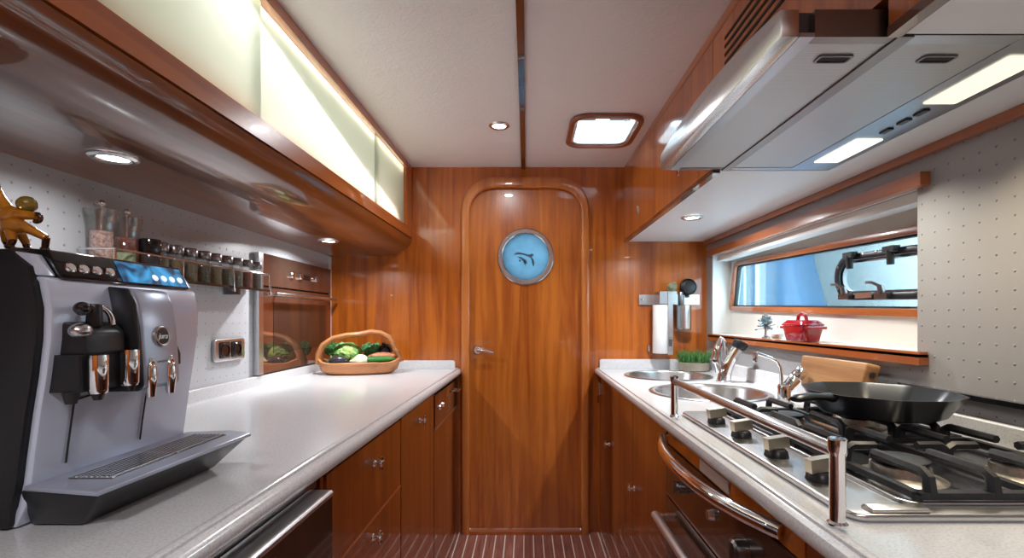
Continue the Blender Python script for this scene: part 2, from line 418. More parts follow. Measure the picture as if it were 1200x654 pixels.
for yy in (1.625, 1.455):
    m = MB().box(WX-.036, WX-.018, yy-.026, yy+.026, 1.233+tilt(yy), 1.252+tilt(yy), .003)
    m.cyl((WX-.03, yy, 1.25+tilt(yy)), (WX-.036, yy, 1.275+tilt(yy)), .010, .008, 12).tube([(WX-.036, yy, 1.272+tilt(yy)), (WX-.044, yy+.02, 1.285+tilt(yy)), (WX-.046, yy+.045, 1.287+tilt(yy))], [.006, .005, .005], 10)
    m.build('dog_latch', M_STEELD, hf)
MB().box(WX-.030, WX-.02, 1.50, 1.575, 1.236+tilt(1.54), 1.254+tilt(1.54), .002).build('name_plate', M_STEEL, hf)
for yy, zz in ((1.55, 1.379), (1.49, 1.379), (1.675, 1.345), (1.675, 1.27)):
    MB().lathe([(0, .003), (.004, .002), (.0048, 0)], (WX-.0215, yy, zz+tilt(yy)), 12, (-1, 0, 0)).build('screw', M_CHROME, hf)
# trims
t = MB().box(RX-.024, RX+.10, 1.176, 2.545, 1.061, 1.0875, .006, 3).box(RX-.024, RX-.002, 1.176, 2.545, 1.08, 1.094, .005); struct(t.build('trim_1', W_TRIMY)).name = 'trim_1'
struct(MB().box(RX-.026, RX-.001, 1.17, 2.56, 1.504, 1.537, .006, 3).build('trim_2', W_TRIMY))
struct(MB().box(RX-.016, RX-.001, Y0, YB-.001, 1.577, 1.598, .004).build('trim_3', W_TRIMY))
struct(MB().box(RX-.02, RX-.001, -.3, 1.25, .998, 1.009, .002).build('trim_4', M_BLACKG))
struct(MB().box(-.028, -.006, Y0, YB-.001, CZ-.012, CZ-.0005, .003).build('trim_5', W_DARK))
struct(MB().box(LX+.0005, LX+.012, YB-.012, YB-.001, .95, 1.515, .002).build('trim_6', M_WHITEP))
# rollblind head rail in recess
MB().box(RX+.02, RX+.075, OY0+.01, OY1-.02, OZ1-.034, OZ1-.007, .004).build('blind_head_rail', M_WHITEP, wr)

# door
dfo = round_poly([(-.357, 0), (.343, 0), (.343, 1.947), (-.357, 1.947)], [0, 0, .20, .20], 12)
dfi = round_poly([(-.310, 0), (.298, 0), (.298, 1.888), (-.310, 1.888)], [0, 0, .155, .155], 12)
struct(MB().ring(dfo, dfi, 'y', YB-.034, YB-.0005, .013, 4).build('trim_7', W_TRIM))
door = struct(MB().prism(off_poly(dpoly, -.0005), 'y', YB+.001, YB+.04).xf(lambda p: (p.x, p.y, max(p.z, .022))).build('door_1', W_DOOR))
PX, PZ = -.005, 1.515
cut(door, MB().cyl((PX, YB-.1, PZ), (PX, YB+.2, PZ), .138, n=64))
pf = MB().lathe([(.127, .040), (.127, -.006), (.132, -.010), (.150, -.011), (.156, -.006), (.157, .004)], (PX, YB, PZ), 64, (0, 1, 0)).build('porthole_rim', M_STEEL, door)
MB().lathe([(0, .0), (.1275, .0), (.1275, .006), (0, .006)], (PX, YB+.001, PZ), 64, (0, 1, 0)).build('porthole_glass', M_PORTGL, door)
for k in range(8):
    a = k*PI/4 + PI/8*0
    MB().lathe([(0, .004), (.004, .003), (.005, 0)], (PX+.144*math.cos(a), YB-.0105, PZ+.144*math.sin(a)), 12, (0, -1, 0)).build('rim_bolt', M_CHROME, door)
# dolphin etched on the glass: strokes
dol = MB()
def stroke(px, w):
    pts = [((x-616)/213+PX+.005-.005, YB+.002, PZ-(y-301)/213) for x, y in px]
    L, Rr = [], []
    for i, p in enumerate(pts):
        a = Vector(pts[max(i-1, 0)]); b = Vector(pts[min(i+1, len(pts)-1)]); d = (b-a).normalized()
        nrm = Vector((-d.z, 0, d.x)); ww = w[i]*1.45/213/2
        L.append(Vector(p)+nrm*ww); Rr.append(Vector(p)-nrm*ww)
    poly = [(v.x, v.z) for v in L + Rr[::-1]]
    dol.prism(poly, 'y', YB+.0005, YB+.003)
stroke([(602.5, 298.6), (605, 297.2), (608, 296.9), (613, 297.6), (618, 299.2), (621, 300), (623.5, 298.9), (625.3, 298.2)], [.4, 1.3, 1.6, 1.2, 1.4, 2.2, 2.4, .6])
stroke([(621, 300.4), (623, 302.5), (624.4, 305), (625, 308), (625.2, 312)], [.4, 1.0, 1.6, 2.0, .5])
stroke([(607, 301.2), (610, 302), (613, 304), (615.5, 306.2), (617.8, 308.6)], [.4, 1.4, 1.9, 2.4, .5])
stroke([(608, 305), (609.3, 305.5), (610.6, 306)], [.5, 1.8, .5])
stroke([(613.5, 305.6), (615, 307.5), (616, 311)], [.5, 1.6, .4])
dol.build('dolphin_emblem', pm('etched_grey', (.03, .07, .10), .6), door)
hd = MB().lathe([(0, .012), (.020, .012), (.024, .008), (.025, 0)], (-.268, YB+.004, 1.003), 28, (0, -1, 0))
hd.cyl((-.268, YB, 1.003), (-.268, YB-.045, 1.003), .008).tube([(-.268, YB-.044, 1.003), (-.245, YB-.046, 1.000), (-.205, YB-.044, .994), (-.18, YB-.040, .988)], [.0095, .0085, .008, .006], 14)
hd.build('lever_handle', M_CHROME, door)
struct(MB().box(-.309, .297, YB-.036, YB+.045, 0, .018, .004).build('trim_8', W_X))

# roof hatch (part of the ceiling, a framed opening light)
ho = rrect(HW, HH, .075, 8, HX, HY); hi = rrect(HW-.05, HH-.05, .052, 8, HX, HY)
wh = struct(MB().ring(ho, hi, 'z', CZ-.018, CZ+.0, .007, 3).build('window_2', wood('hatch_mahogany', (.16, .03, .012), (.26, .06, .02), 'x')))
hi2 = rrect(HW-.051, HH-.051, .052, 8, HX, HY); hi3 = rrect(HW-.07, HH-.07, .045, 8, HX, HY)
MB().ring(hi2, hi3, 'z', CZ-.006, CZ+.064).build('hatch_coaming', M_WHITEP, wh)
MB().prism(rrect(HW-.02, HH-.02, .06, 8, HX, HY), 'z', CZ+.066, CZ+.076).build('hatch_pane', M_HATCHGL, wh)
MB().ring(rrect(HW+.02, HH+.02, .07, 8, HX, HY), rrect(HW-.08, HH-.08, .05, 8, HX, HY), 'z', CZ+.077, CZ+.094).build('hatch_rim', M_STEEL, wh)
for xx in (HX-.075, HX+.075):
    MB().box(xx-.045, xx+.045, HY-.012, HY+.012, CZ+.046, CZ+.062, .004).build('hatch_latch', M_STEELD, wh)
MB().box(HX-.05, HX+.05, HY-.145, HY-.125, CZ+.04, CZ+.06, .004).build('hatch_hinge', M_STEEL, wh)

# ------------------------------------------------------------------ recessed downlights
def make_downlight(loc, label):
    t = thing('recessed_downlight', loc, label, 'downlight', 'recessed downlights')
    x, y, z = loc
    MB().lathe([(.027, .0), (.030, -.006), (.038, -.007), (.044, -.003), (.045, 0.0)], loc, 40).build('trim_ring', M_STEEL, t)
    MB().lathe([(0, -.002), (.0285, -.002), (.0285, -.0005), (0, -.0005)], loc, 32).build('lens', M_LENS, t)
    return t
dl = [((-.878, 1.016, 1.5195), 'recessed downlight in the dark wood soffit above the coffee machine'),
      ((-.874, 2.11, 1.5195), 'recessed downlight in the soffit above the vegetable basket'),
      ((-.118, 2.06, CZ), 'recessed downlight in the white ceiling before the door'),
      ((.689, 1.99, 1.5975), 'recessed downlight in the white soffit above the sinks')]
base = None; DL = []
for loc, lb in dl:
    if base is None: base = make_downlight(loc, lb); DL.append(base)
    else: DL.append(copy_thing(base, loc, lb))
for o, p in zip(DL, (.9, 4.7, 4, 6.5)):
    area(o, tuple(Vector(o.location)+Vector((0, 0, -.009))), .05, p, (.94, .97, 1), spread=165)
# extra fill downlights added on the ceiling, unseen behind the viewpoint
for (x, y) in ((-.3, -.5), (.3, -.5)):
    o = copy_thing(base, (x, y, CZ), 'added fill downlight, unseen near the rear bulkhead, on the %s side' % ('coffee machine' if x < 0 else 'cooker hood'))
    area(o, (x, y, CZ-.009), .05, 6, (.94, .97, 1), spread=150)

# ------------------------------------------------------------------ left overhead cabinet
def wl(p):  # the run narrows slightly towards the near end
    w = min(1, max(0, (p.x-LX)/.45)); return (p.x - .0165*(YB-p.y)*w, p.y, p.z)
lc = thing('overhead_cabinet', (-.86, 1.2, 1.52), 'long overhead wood cabinet with lit frosted glass sliding doors on the left', 'cabinet')
YA = -.9; YE = YB-.001
prof = [(LX+.001, 1.612), (LX+.001, 1.52), (-.80, 1.52)]
for i in range(9):
    a = R(90*i/8); prof.append((-.80+.168*math.sin(a), 1.612-.092*math.cos(a)))
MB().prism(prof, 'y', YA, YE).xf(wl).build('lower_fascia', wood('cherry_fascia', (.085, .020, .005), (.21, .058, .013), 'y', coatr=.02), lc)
MB().box(LX+.001, -.640, YA, YE, 1.613, 1.6165).xf(wl).build('shadow_joint', M_GAP, lc)
MB().box(LX+.001, -.630, YA, YE, 1.617, 1.667, .003).xf(wl).build('light_rail', W_Y, lc)
MB().box(LX+.001, LX+.012, YA, YE, 1.668, 2.0).box(LX+.013, -.70, YA, YE, 1.668, 1.672).box(LX+.013, -.665, YA, YE, 1.992, 2.0).xf(wl).build('interior', pm('cabinet_interior', (.7, .74, .70), .6), lc)
MB().box(-.665, -.628, YA, YE, 1.974, 2.0065, .003).xf(wl).build('top_rail', W_Y, lc)
MB().box(-.70, -.630, 2.515, YE, 1.668, 1.973, .002).xf(wl).build('end_stile', W_Z, lc)
for (a, b, dx) in ((2.07, 2.513, 0), (1.17, 2.10, -.010), (.30, 1.20, 0), (-.55, .33, -.010)):
    MB().box(-.650+dx, -.644+dx, a, b, 1.668, 1.973).xf(wl).build('glass_door', M_FROST, lc)
MB().box(-.672, -.668, YA, 2.51, 1.962, 1.972).xf(wl).build('led_strip', M_LED, lc)
area(lc, (-.70, .9, 1.985), 3.0, 12.5, (1, .975, .92), (0, R(12), 0), 'RECTANGLE', .02, 175, 'strip_lamp').rotation_euler = (0, R(10), R(90))

# ------------------------------------------------------------------ spice shelf and jars
sh = thing('spice_shelf', (-1.04, 1.5, 1.278), 'glass spice shelf with chrome gallery rail on the left wall', 'shelf')
MB().box(LX+.001, -.990, 1.15, 1.85, 1.2785, 1.2865, .001).build('shelf_board', pm('smoked_glass', (.02, .025, .025), .06, coat=.5), sh)
rz = 1.345
MB().tube([(LX+.002, 1.152, rz), (-.992, 1.152, rz), (-.992, 1.848, rz), (LX+.002, 1.848, rz)], .0022, 8).build('gallery_rail', M_CHROME, sh)
MB().box(-.9935, -.9905, 1.152, 1.848, 1.287, 1.342).build('front_pane', M_PANE, sh)
for yy in (1.152, 1.38, 1.62, 1.848):
    MB().cyl((-.992, yy, 1.268), (-.992, yy, rz), .003, n=10).lathe([(0, 0), (.006, 0), (.006, .01), (0, .01)], (-.992, yy, 1.268), 12).build('rail_post', M_CHROME, sh)
for yy in (1.32, 1.72):
    MB().box(LX+.001, LX+.05, yy-.008, yy+.008, 1.262, 1.278, .003).build('bracket', M_STEELD, sh)
jarspec = [  # y, content colour, label
 (1.344, (.40, .30, .16), 'spice jar of pale tan seeds next to the dark lidded jar'),
 (1.403, (.42, .24, .07), 'spice jar of golden brown powder, second in the spice row'),
 (1.462, (.30, .22, .13), 'spice jar of brown seeds, third in the spice row'),
 (1.524, (.17, .15, .11), 'spice jar of dark grey-brown herbs, fourth in the spice row'),
 (1.578, (.33, .24, .12), 'spice jar of ochre spice in the middle of the row'),
 (1.6386, (.20, .17, .13), 'spice jar of dark dried leaves between ochre and grey jars'),
 (1.696, (.25, .21, .17), 'spice jar of grey pepper, left of the red spice jar'),
 (1.757, (.40, .09, .05), 'spice jar of red paprika near the right end of the shelf'),
 (1.820, (.22, .2, .18), 'spice jar at the right end of the shelf before the wall oven')]
M_JLID = pm('grey_lid', (.30, .29, .30), .25, .8)
for y, c, lb in jarspec:
    t = thing('spice_jar', (-1.032, y, 1.287), lb, 'spice jar', 'spice jars on the shelf')
    L = t.location
    MB().lathe([(0, .0), (.021, 0), (.0225, .003), (.0225, .07), (.019, .078), (.019, .08)], L, 24).build('glass_body', M_GLASS, t)
    MB().lathe([(0, .002), (.0205, .002), (.0208, .058), (0, .061)], L, 20).build('contents', pm('spice', c, .8, var=.35, vscale=220), t)
    MB().lathe([(0, .079), (.0215, .079), (.0222, .081), (.0222, .101), (.021, .103), (0, .103)], L, 24).build('lid', M_JLID, t)
t = thing('dark_jar', (-1.020, 1.295, 1.287), 'dark brown glass jar with a wide black lid on the shelf', 'jar'); L = t.location
MB().lathe([(0, 0), (.023, 0), (.025, .003), (.025, .06), (.021, .068)], L, 24).build('glass_body', pm('brown_glass', (.05, .018, .01), .08, coat=.5), t)
MB().lathe([(0, .068), (.0245, .068), (.025, .07), (.025, .1), (.024, .103), (0, .103)], L, 24).build('lid', M_BLACKG, t)
t = thing('storage_jar', (-1.0205, 1.214, 1.287), 'small clear jar of pale green herbs before the second grinder', 'jar'); L = t.location
MB().lathe([(0, 0), (.022, 0), (.024, .003), (.024, .07), (.021, .08), (.024, .083), (.024, .092), (0, .092)], L, 24).build('glass_body', M_GLASS, t)
MB().lathe([(0, .002), (.0215, .002), (.022, .055), (0, .058)], L, 20).build('contents', pm('herb', (.35, .36, .20), .8, var=.4, vscale=160), t)
for loc, c, lb in (((-1.053, 1.184, 1.287), (.66, .40, .34), 'tall clear grinder of pink salt, left one of the two mills'),
                   ((-1.053, 1.258, 1.287), (.42, .06, .03), 'tall clear grinder of red peppercorns, right one of the two mills')):
    t = thing('spice_mill', loc, lb, 'grinder', 'clear spice mills')
    h = 0 if c[0] > .5 else -.006
    MB().lathe([(0, 0), (.031, 0), (.032, .004), (.027, .05), (.026, .09), (.027, .118), (.033, .15+h), (.035, .158+h), (.030, .158+h), (.006, .154+h)], loc, 28).build('glass_body', M_MILL, t)
    MB().lathe([(0, .004), (.026, .004), (.0235, .05), (.0228, .104 if c[0] > .5 else .1), (0, .108 if c[0] > .5 else .104)], loc, 20).build('contents', pm('peppercorns', c, .8, var=.6, vscale=180), t)
    MB().cyl(Vector(loc)+Vector((0, 0, .09)), Vector(loc)+Vector((0, 0, .168+h)), .0035, n=10).blob(Vector(loc)+Vector((0, 0, .175+h)), (.009, .009, .009), sub=2).build('knob', M_CHROME, t)

# wall socket
t = thing('wall_socket', (LX, 1.733, 1.024), 'double chrome wall socket under the spice shelf', 'socket')
MB().prism(rrect(.178, .080, .012, 5, 1.733, 1.063), 'x', LX+.0005, LX+.012, .004, 3).build('face_plate', M_STEEL, t)
for yy in (1.698, 1.768):
    MB().prism(rrect(.058, .058, .006, 4, yy, 1.064), 'x', LX+.0121, LX+.015, .001).build('insert', M_BLACK, t)
    MB().lathe([(.021, .003), (.023, .0035), (.0245, .002), (.0245, 0), (.021, 0)], (LX+.015, yy, 1.064), 28, (1, 0, 0)).lathe([(0, .0004), (.021, .0004)], (LX+.015, yy, 1.064), 28, (1, 0, 0)).build('outlet', M_BLACKG, t)

# ------------------------------------------------------------------ wall oven (left)
t = thing('wall_oven', (LX, 2.27, .95), 'built-in oven with bronze mirror front beside the spice shelf', 'oven')
MB().box(LX+.001, LX+.010, 1.93, 2.60, .950, 1.442, .001).build('chassis', M_GAP, t)
MB().box(LX+.001, LX+.024, 1.895, 1.927, .950, 1.44, .003).build('side_trim', M_STEEL, t)
MB().box(LX+.0105, LX+.020, 1.932, 2.598, 1.311, 1.441, .002).build('control_panel', M_BRONZE, t)
dr = MB().box(LX+.0105, LX+.020, 1.932, 2.598, .953, 1.303, .002).build('oven_door', M_BRONZE, t)
MB().box(LX+.0201, LX+.0212, 2.01, 2.53, 1.03, 1.245, .0005).build('door_window', M_BRONZED, dr)
MB().tube([(LX+.055, 1.97, 1.277), (LX+.055, 2.58, 1.277)], .008, 14, b=.002).cyl((LX+.020, 2.02, 1.277), (LX+.055, 2.02, 1.277), .006, n=10).cyl((LX+.020, 2.53, 1.277), (LX+.055, 2.53, 1.277), .006, n=10).build('door_handle', M_STEEL, dr)
for yy in (2.16, 2.24, 2.40):
    MB().lathe([(0, .014), (.013, .014), (.016, .011), (.017, 0)], (LX+.020, yy, 1.372), 24, (1, 0, 0)).build('dial', M_CHROME, t)
MB().box(LX+.0201, LX+.021, 2.27, 2.35, 1.36, 1.385, .0004).build('clock_display', M_BLACKG, t)

# ------------------------------------------------------------------ left worktop and base units
def wb_(p):
    w = min(1, max(0, (p.x-LX)/.6)); return (p.x - .0205*(YB-p.y)*w, p.y, p.z)
pl = [(LX+.001, .862), (LX+.001, .943), (LX+.004, .946), (LX+.016, .946), (LX+.019, .943), (LX+.0195, .906), (LX+.024, .9005), (-.392, .9), (-.3895, .9045), (-.387, .9055), (-.378, .9055), (-.3755, .9045), (-.3745, .9005), (-.370, .8995), (-.362, .896), (-.358, .890), (-.357, .884), (-.358, .877), (-.362, .872), (-.374, .870), (-.374, .862)]
m = MB().prism(pl, 'y', -.8, YB-.0005)
lip = MB().prism(round_poly([(LX+.02, .9), (-.39, .9), (-.39, .946), (LX+.02, .946)], [0, 0, .016, 0], 6), 'y', YB-.02, YB-.0008, .002, 2, 30)
wtl = m.xf(wb_).build('worktop', M_TOP); lip.xf(wb_).build('back_upstand', M_TOP, wtl)
tag(wtl, 'white speckled worktop along the left side under the coffee machine', 'worktop', 'white speckled worktops')
FXL = -.376
def knob(c, d, parent, r=.8):
    c = Vector(c); d = Vector(d)
    q = Vector((0, 0, 1)).rotation_difference(d)
    m = MB().lathe([(.013*r, 0), (.012*r, .003), (.006*r, .006), (.005*r, .012), (.009*r, .015), (.011*r, .019), (.008*r, .023), (0, .025)], c, 20, d)
    for k in range(4):
        a = k*PI/2; v = q @ Vector((math.cos(a), math.sin(a), 0))
        m.tube([c+d*.018+v*.004, c+d*.018+v*.022*r], [.005*r, .0065*r], 10, b=.001)
    return m.build('knob', M_CHROME, parent)
def fx(y): return FXL - .0205*(YB-y)*min(1, (FXL-LX)/.6)
def front(parent, name, y0, y1, z0, z1, mat, off=0, b=.0025):
    return MB().box(FXL-.02, FXL+off, y0, y1, z0, z1, b).xf(wb_).build(name, mat, parent)
def carcass(parent, y0, y1, z0=0.001, z1=.8605, x0=LX+.002, mat=None):
    return MB().box(x0, FXL-.0205, y0, y1, z0, z1).xf(wb_).build('carcass', mat or M_GAP, parent)
t = thing('drawer_unit', (-.7, 1.25, 0), 'wooden drawer unit with two knobs between fridge and narrow cupboard', 'drawer unit')
carcass(t, .975, 1.515)
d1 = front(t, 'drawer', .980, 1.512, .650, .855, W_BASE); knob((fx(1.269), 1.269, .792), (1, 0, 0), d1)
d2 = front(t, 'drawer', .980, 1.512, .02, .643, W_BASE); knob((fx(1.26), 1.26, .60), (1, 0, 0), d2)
MB().box(FXL-.02, FXL+.0015, .98, 1.512, .6437, .6493).xf(wb_).build('rail_edge', W_TRIMY, t)
t = thing('base_cabinet', (-.7, 1.76, 0), 'narrow wooden cupboard with one knob beside the dishwasher', 'cabinet')
carcass(t, 1.518, 2.005)
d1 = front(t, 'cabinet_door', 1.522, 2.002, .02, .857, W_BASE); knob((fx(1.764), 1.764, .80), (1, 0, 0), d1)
t = thing('dishwasher', (-.7, 2.3, 0), 'slim built-in dishwasher with a bronze control strip and wood front', 'dishwasher')
carcass(t, 2.010, 2.60)
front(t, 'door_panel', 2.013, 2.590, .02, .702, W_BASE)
cp = front(t, 'control_panel', 2.013, 2.590, .716, .850, M_BRONZE, .004)
front(t, 'trim_strip', 2.013, 2.590, .702, .716, M_STEEL, .006)
x = fx(2.3)+.004
MB().box(x-.003, x+.0015, 2.30, 2.42, .735, .80, .001).build('display', M_STEEL, cp)
for yy in (2.10, 2.17):
    MB().lathe([(0, .008), (.010, .008), (.012, 0)], (fx(yy)+.004, yy, .785), 16, (1, 0, 0)).build('button', M_CHROME, cp)
MB().tube([(fx(2.47)+.02, 2.46, .80), (fx(2.55)+.022, 2.56, .80)], .006, 10).cyl((fx(2.47), 2.48, .80), (fx(2.47)+.02, 2.48, .80), .004, n=8).cyl((fx(2.54), 2.54, .80), (fx(2.54)+.02, 2.54, .80), .004, n=8).build('latch_handle', M_CHROME, cp)
struct(MB().box(-.40, -.372, 2.602, YB-.001, 0.001, .86).build('trim_9', W_BASE))
t = thing('fridge_drawer', (-.7, .6, 0), 'dark steel fridge drawer with bright top lip under the left worktop', 'fridge')
carcass(t, .30, .965, mat=M_GAP)
MB().box(FXL-.02, FXL-.002, .955, .968, .02, .857, .001).xf(wb_).build('side_stile', W_BASE, t)
fp = MB().box(FXL-.018, FXL+.041, .30, .911, .04, .838, .003).xf(wb_).build('drawer_front', M_BRONZED, t)
MB().prism(round_poly([(FXL-.004, .8385), (FXL+.043, .8385), (FXL+.043, .847), (FXL+.038, .850), (FXL-.004, .850)], .003, 3), 'y', .30, .911).xf(wb_).build('grip_lip', pm('lip_steel', (.66, .66, .68), .32, 1), fp)
MB().box(FXL-.016, FXL-.006, .30, .948, .842, .857, .002).xf(wb_).build('upper_trim', M_STEELD, t)

# ------------------------------------------------------------------ coffee machine
cm = thing('coffee_machine', (-.80, .765, .9005), 'silver and black bean-to-cup coffee machine on the left worktop', 'coffee machine')
xp = [(.902, -.668), (.93, -.655), (.96, -.648), (1.00, -.643), (1.05, -.636), (1.10, -.628), (1.15, -.622), (1.19, -.621), (1.225, -.628)]
def cmx(z):
    for (z0, a), (z1, b) in zip(xp[:-1], xp[1:]):
        if z <= z1: return a+(b-a)*(z-z0)/(z1-z0)
    return xp[-1][1]
MB().prism([(-1.01, .91), (-.99, .902), (-.67, .902)]+[(x-.012, z) for z, x in xp[1:]]+[(-.645, 1.245), (-.675, 1.268), (-.98, 1.262), (-1.01, 1.24)], 'y', .617, .913, .006, 2).build('housing', M_BLACK, cm)
fpoly = [(x, z) for z, x in xp] + [(-.634, 1.232)] + [(-.646, 1.232)] + [(x-.0115, z) for z, x in xp[::-1]]
MB().prism(fpoly, 'y', .625, .905, .003, 2, 40).build('front_panel', M_SILVER, cm)
# side cheeks of the front, carrying the silver skin up beside the control panel
for ya, yb in ((.625, .645), (.892, .905)): MB().prism([(-.633, 1.233), (-.652, 1.262), (-.69, 1.268), (-.69, 1.233)], 'y', ya, yb, .003).build('top_cheek', M_SILVER, cm)
cp = MB().prism([(-.627, 1.230), (-.646, 1.270), (-.70, 1.274), (-.70, 1.230)], 'y', .646, .891, .003).build('control_panel', M_BLACKG, cm)
dn = Vector((.040, 0, .019)).normalized()
def cpp(y, s): return Vector((-.627-.019*s, y, 1.230+.040*s))+dn*.0004
for i, yy in enumerate((.664, .684, .705, .727)):
    MB().lathe([(0, .004), (.0052, .004), (.0072, .0025), (.0078, 0)], cpp(yy, .42), 20, dn).build('button', M_CHROME, cp)
for i, yy in enumerate((.8144, .834, .853, .872)):
    MB().lathe([(0, .003), (.004, .003), (.0055, .002), (.006, 0)], cpp(yy, .38), 20, dn).build('lit_button', pm('lit_button', (.8, .85, .9), .3, emis=(.8, .9, 1), es=.6), cp)
dm = MB()
q = [cpp(.745, .1), cpp(.884, .1), cpp(.884, .9), cpp(.745, .9)]
vs = [dm.bm.verts.new(p) for p in q]+[dm.bm.verts.new(p+dn*.0008) for p in q]
for f in ((0,1,2,3),(7,6,5,4),(0,4,5,1),(1,5,6,2),(2,6,7,3),(3,7,4,0)): dm.bm.faces.new([vs[i] for i in f])
dm.build('display', M_BLUEREFL, cp)
dn_ = M_BLUEREFL.node_tree; tx = dn_.nodes.new('ShaderNodeTexNoise'); tx.inputs['Scale'].default_value = 22; tx.inputs['Detail'].default_value = 1; tx.inputs['Distortion'].default_value = 1.5
tcx = dn_.nodes.new('ShaderNodeTexCoord'); dn_.links.new(tcx.outputs['Object'], tx.inputs['Vector'])
rp = dn_.nodes.new('ShaderNodeValToRGB'); rp.color_ramp.elements[0].position = .38; rp.color_ramp.elements[0].color = (.004, .02, .07, 1)
rp.color_ramp.elements[1].position = .66; rp.color_ramp.elements[1].color = (.06, .50, 1, 1)
dn_.links.new(tx.outputs['Fac'], rp.inputs['Fac']); dn_.links.new(rp.outputs['Color'], dn_.nodes['Principled BSDF'].inputs['Emission Color'])
# centre spout column
colp = [(-.63, 1.225), (-.60, 1.222), (-.590, 1.20), (-.584, 1.16), (-.580, 1.11), (-.578, 1.075), (-.583, 1.067), (-.63, 1.066)]
sc_ = MB().prism(colp, 'y', .7245, .800, .006, 3, 40).build('spout_column', M_SILVERD, cm)
MB().prism([(x+.0005*(1 if x > -.62 else 0), z) for x, z in colp], 'y', .716, .724, .003).build('column_side', M_BLACK, sc_)
bc = Vector((-.583, .762, 1.148)); bd = Vector((1, 0, .09)).normalized()
MB().lathe([(0, .003), (.0125, .003), (.0128, .0015)], bc, 36, bd).build('badge', M_BLACK, sc_)
MB().lathe([(.0125, .0), (.0125, .0035), (.0145, .0042), (.0165, .003), (.017, 0)], bc, 36, bd).build('badge_ring', M_STEEL, sc_)
RX90 = Matrix.Rotation(R(90), 4, 'Z') @ Matrix.Rotation(R(90), 4, 'X')
text_mesh('jura', .0125, 'badge_lettering', M_WHITEP, sc_, Matrix.Translation(bc+bd*.0035) @ RX90, shear=.3)
text_mesh('IMPRESSA', .0052, 'lettering', M_STEELD, sc_, Matrix.Translation((-.5802, .762, 1.108)) @ RX90)
for yy in (.738, .778):
    MB().lathe([(0, -.026), (.0055, -.026), (.0068, -.012), (.0085, .0), (.007, .02), (.0025, .034), (0, .036)], (-.580, yy, 1.082), 20).build('coffee_nozzle', M_CHROME, sc_)
# milk frother block at the left
mf = MB().box(-.634, -.592, .632, .712, 1.078, 1.128, .006, 3).prism(round_poly([(-.634, 1.125), (-.590, 1.125), (-.592, 1.158), (-.606, 1.172), (-.634, 1.172)], .006, 4), 'y', .640, .705, .004).build('milk_frother', M_BLACK, cm)
for yy, h in ((.650, 0), (.702, .004)):
    MB().lathe([(0, -.052), (.010, -.052), (.0115, -.048), (.0118, -.006), (.0112, 0), (0, 0)], (-.583, yy, 1.127+h), 24).build('steel_sleeve', M_CHROME, mf)
    MB().lathe([(0, -.061), (.005, -.061), (.0075, -.053), (.0075, -.05), (0, -.05)], (-.583, yy, 1.127+h), 16).build('nozzle_tip', M_BLACK, mf)
for yy in (.636, .676):
    MB().lathe([(0, -.016), (.006, -.016), (.010, 0), (0, 0)], (-.606, yy, 1.079), 16).build('rubber_nozzle', M_RUBBER, mf)
MB().cyl((-.604, .668, 1.165), (-.604, .668, 1.197), .0095, .0085, 18, .002).build('valve_stem', M_BLACK, mf)
MB().cyl((-.604, .668, 1.190), (-.598, .648, 1.190), .0045, n=12).blob((-.598, .643, 1.190), (.0095, .0095, .0095), sub=3).build('valve_ball', M_BLACKG, mf)
pts = [(-.603, .674+.022*math.sin(R(a)), 1.165+.028*math.cos(R(a))) for a in range(0, 95, 12)]
MB().tube(pts, .0042, 12).build('milk_pipe', M_CHROME, mf)
MB().blob((-.602, .645, 1.160), (.012, .014, .011), sub=3).build('dial', M_STEEL, mf)
# hot water wand
hw = MB().prism(round_poly([(.838, 1.13), (.846, 1.115), (.846, 1.096), (.836, 1.096), (.834, 1.125)], .002, 3), 'x', -.632, -.612, .002).build('water_spout', M_BLACK, cm)
MB().cyl((-.622, .841, 1.097), (-.622, .841, 1.087), .004, n=12).build('spout_tip', M_CHROME, hw)
# service door outline
sd = [(cmx(z)+.0022, y, z) for y, z in ([(.668, .975), (.668, 1.0), (.668, 1.03), (.668, 1.062), (.690, 1.0655), (.715, 1.068), (.74, 1.0695), (.77, 1.071), (.796, 1.0715), (.796, 1.04), (.796, 1.0), (.796, .975)])]
MB().tube(sd, .0013, 6).build('service_door_seam', M_RUBBER, cm)
# drip tray
tub = [(-.66, .622), (-.555, .612), (-.543, .90), (-.58, .922), (-.66, .915)]
tub2 = [(-.66, .622), (-.542, .604), (-.529, .905), (-.578, .926), (-.66, .915)]
tr = MB().prism([(-.66, .635), (-.59, .635), (-.575, .875), (-.60, .895), (-.66, .90)], 'z', .9025, .952, .003, 2, 30, poly2=tub2).build('drip_tray', M_BLACK, cm)
MB().prism([(-.652, .619), (-.538, .599), (-.523, .908), (-.575, .930), (-.652, .917)], 'z', .9525, .9595, .0025).build('tray_cover', M_SILVERD, tr)
g = MB()
for i in range(8):
    xx = -.616+.0072*i; g.box(xx-.0019, xx+.0019, .650, .890, .9602, .9622, .0005)
for yy in (.65, .77, .89): g.box(-.621, -.561, yy-.002, yy+.002, .9600, .9612)
MB().box(-.621, -.561, .647, .893, .9593, .9599).build('grille_well', M_BLACK, tr)
g.build('tray_grille', M_STEEL, tr)

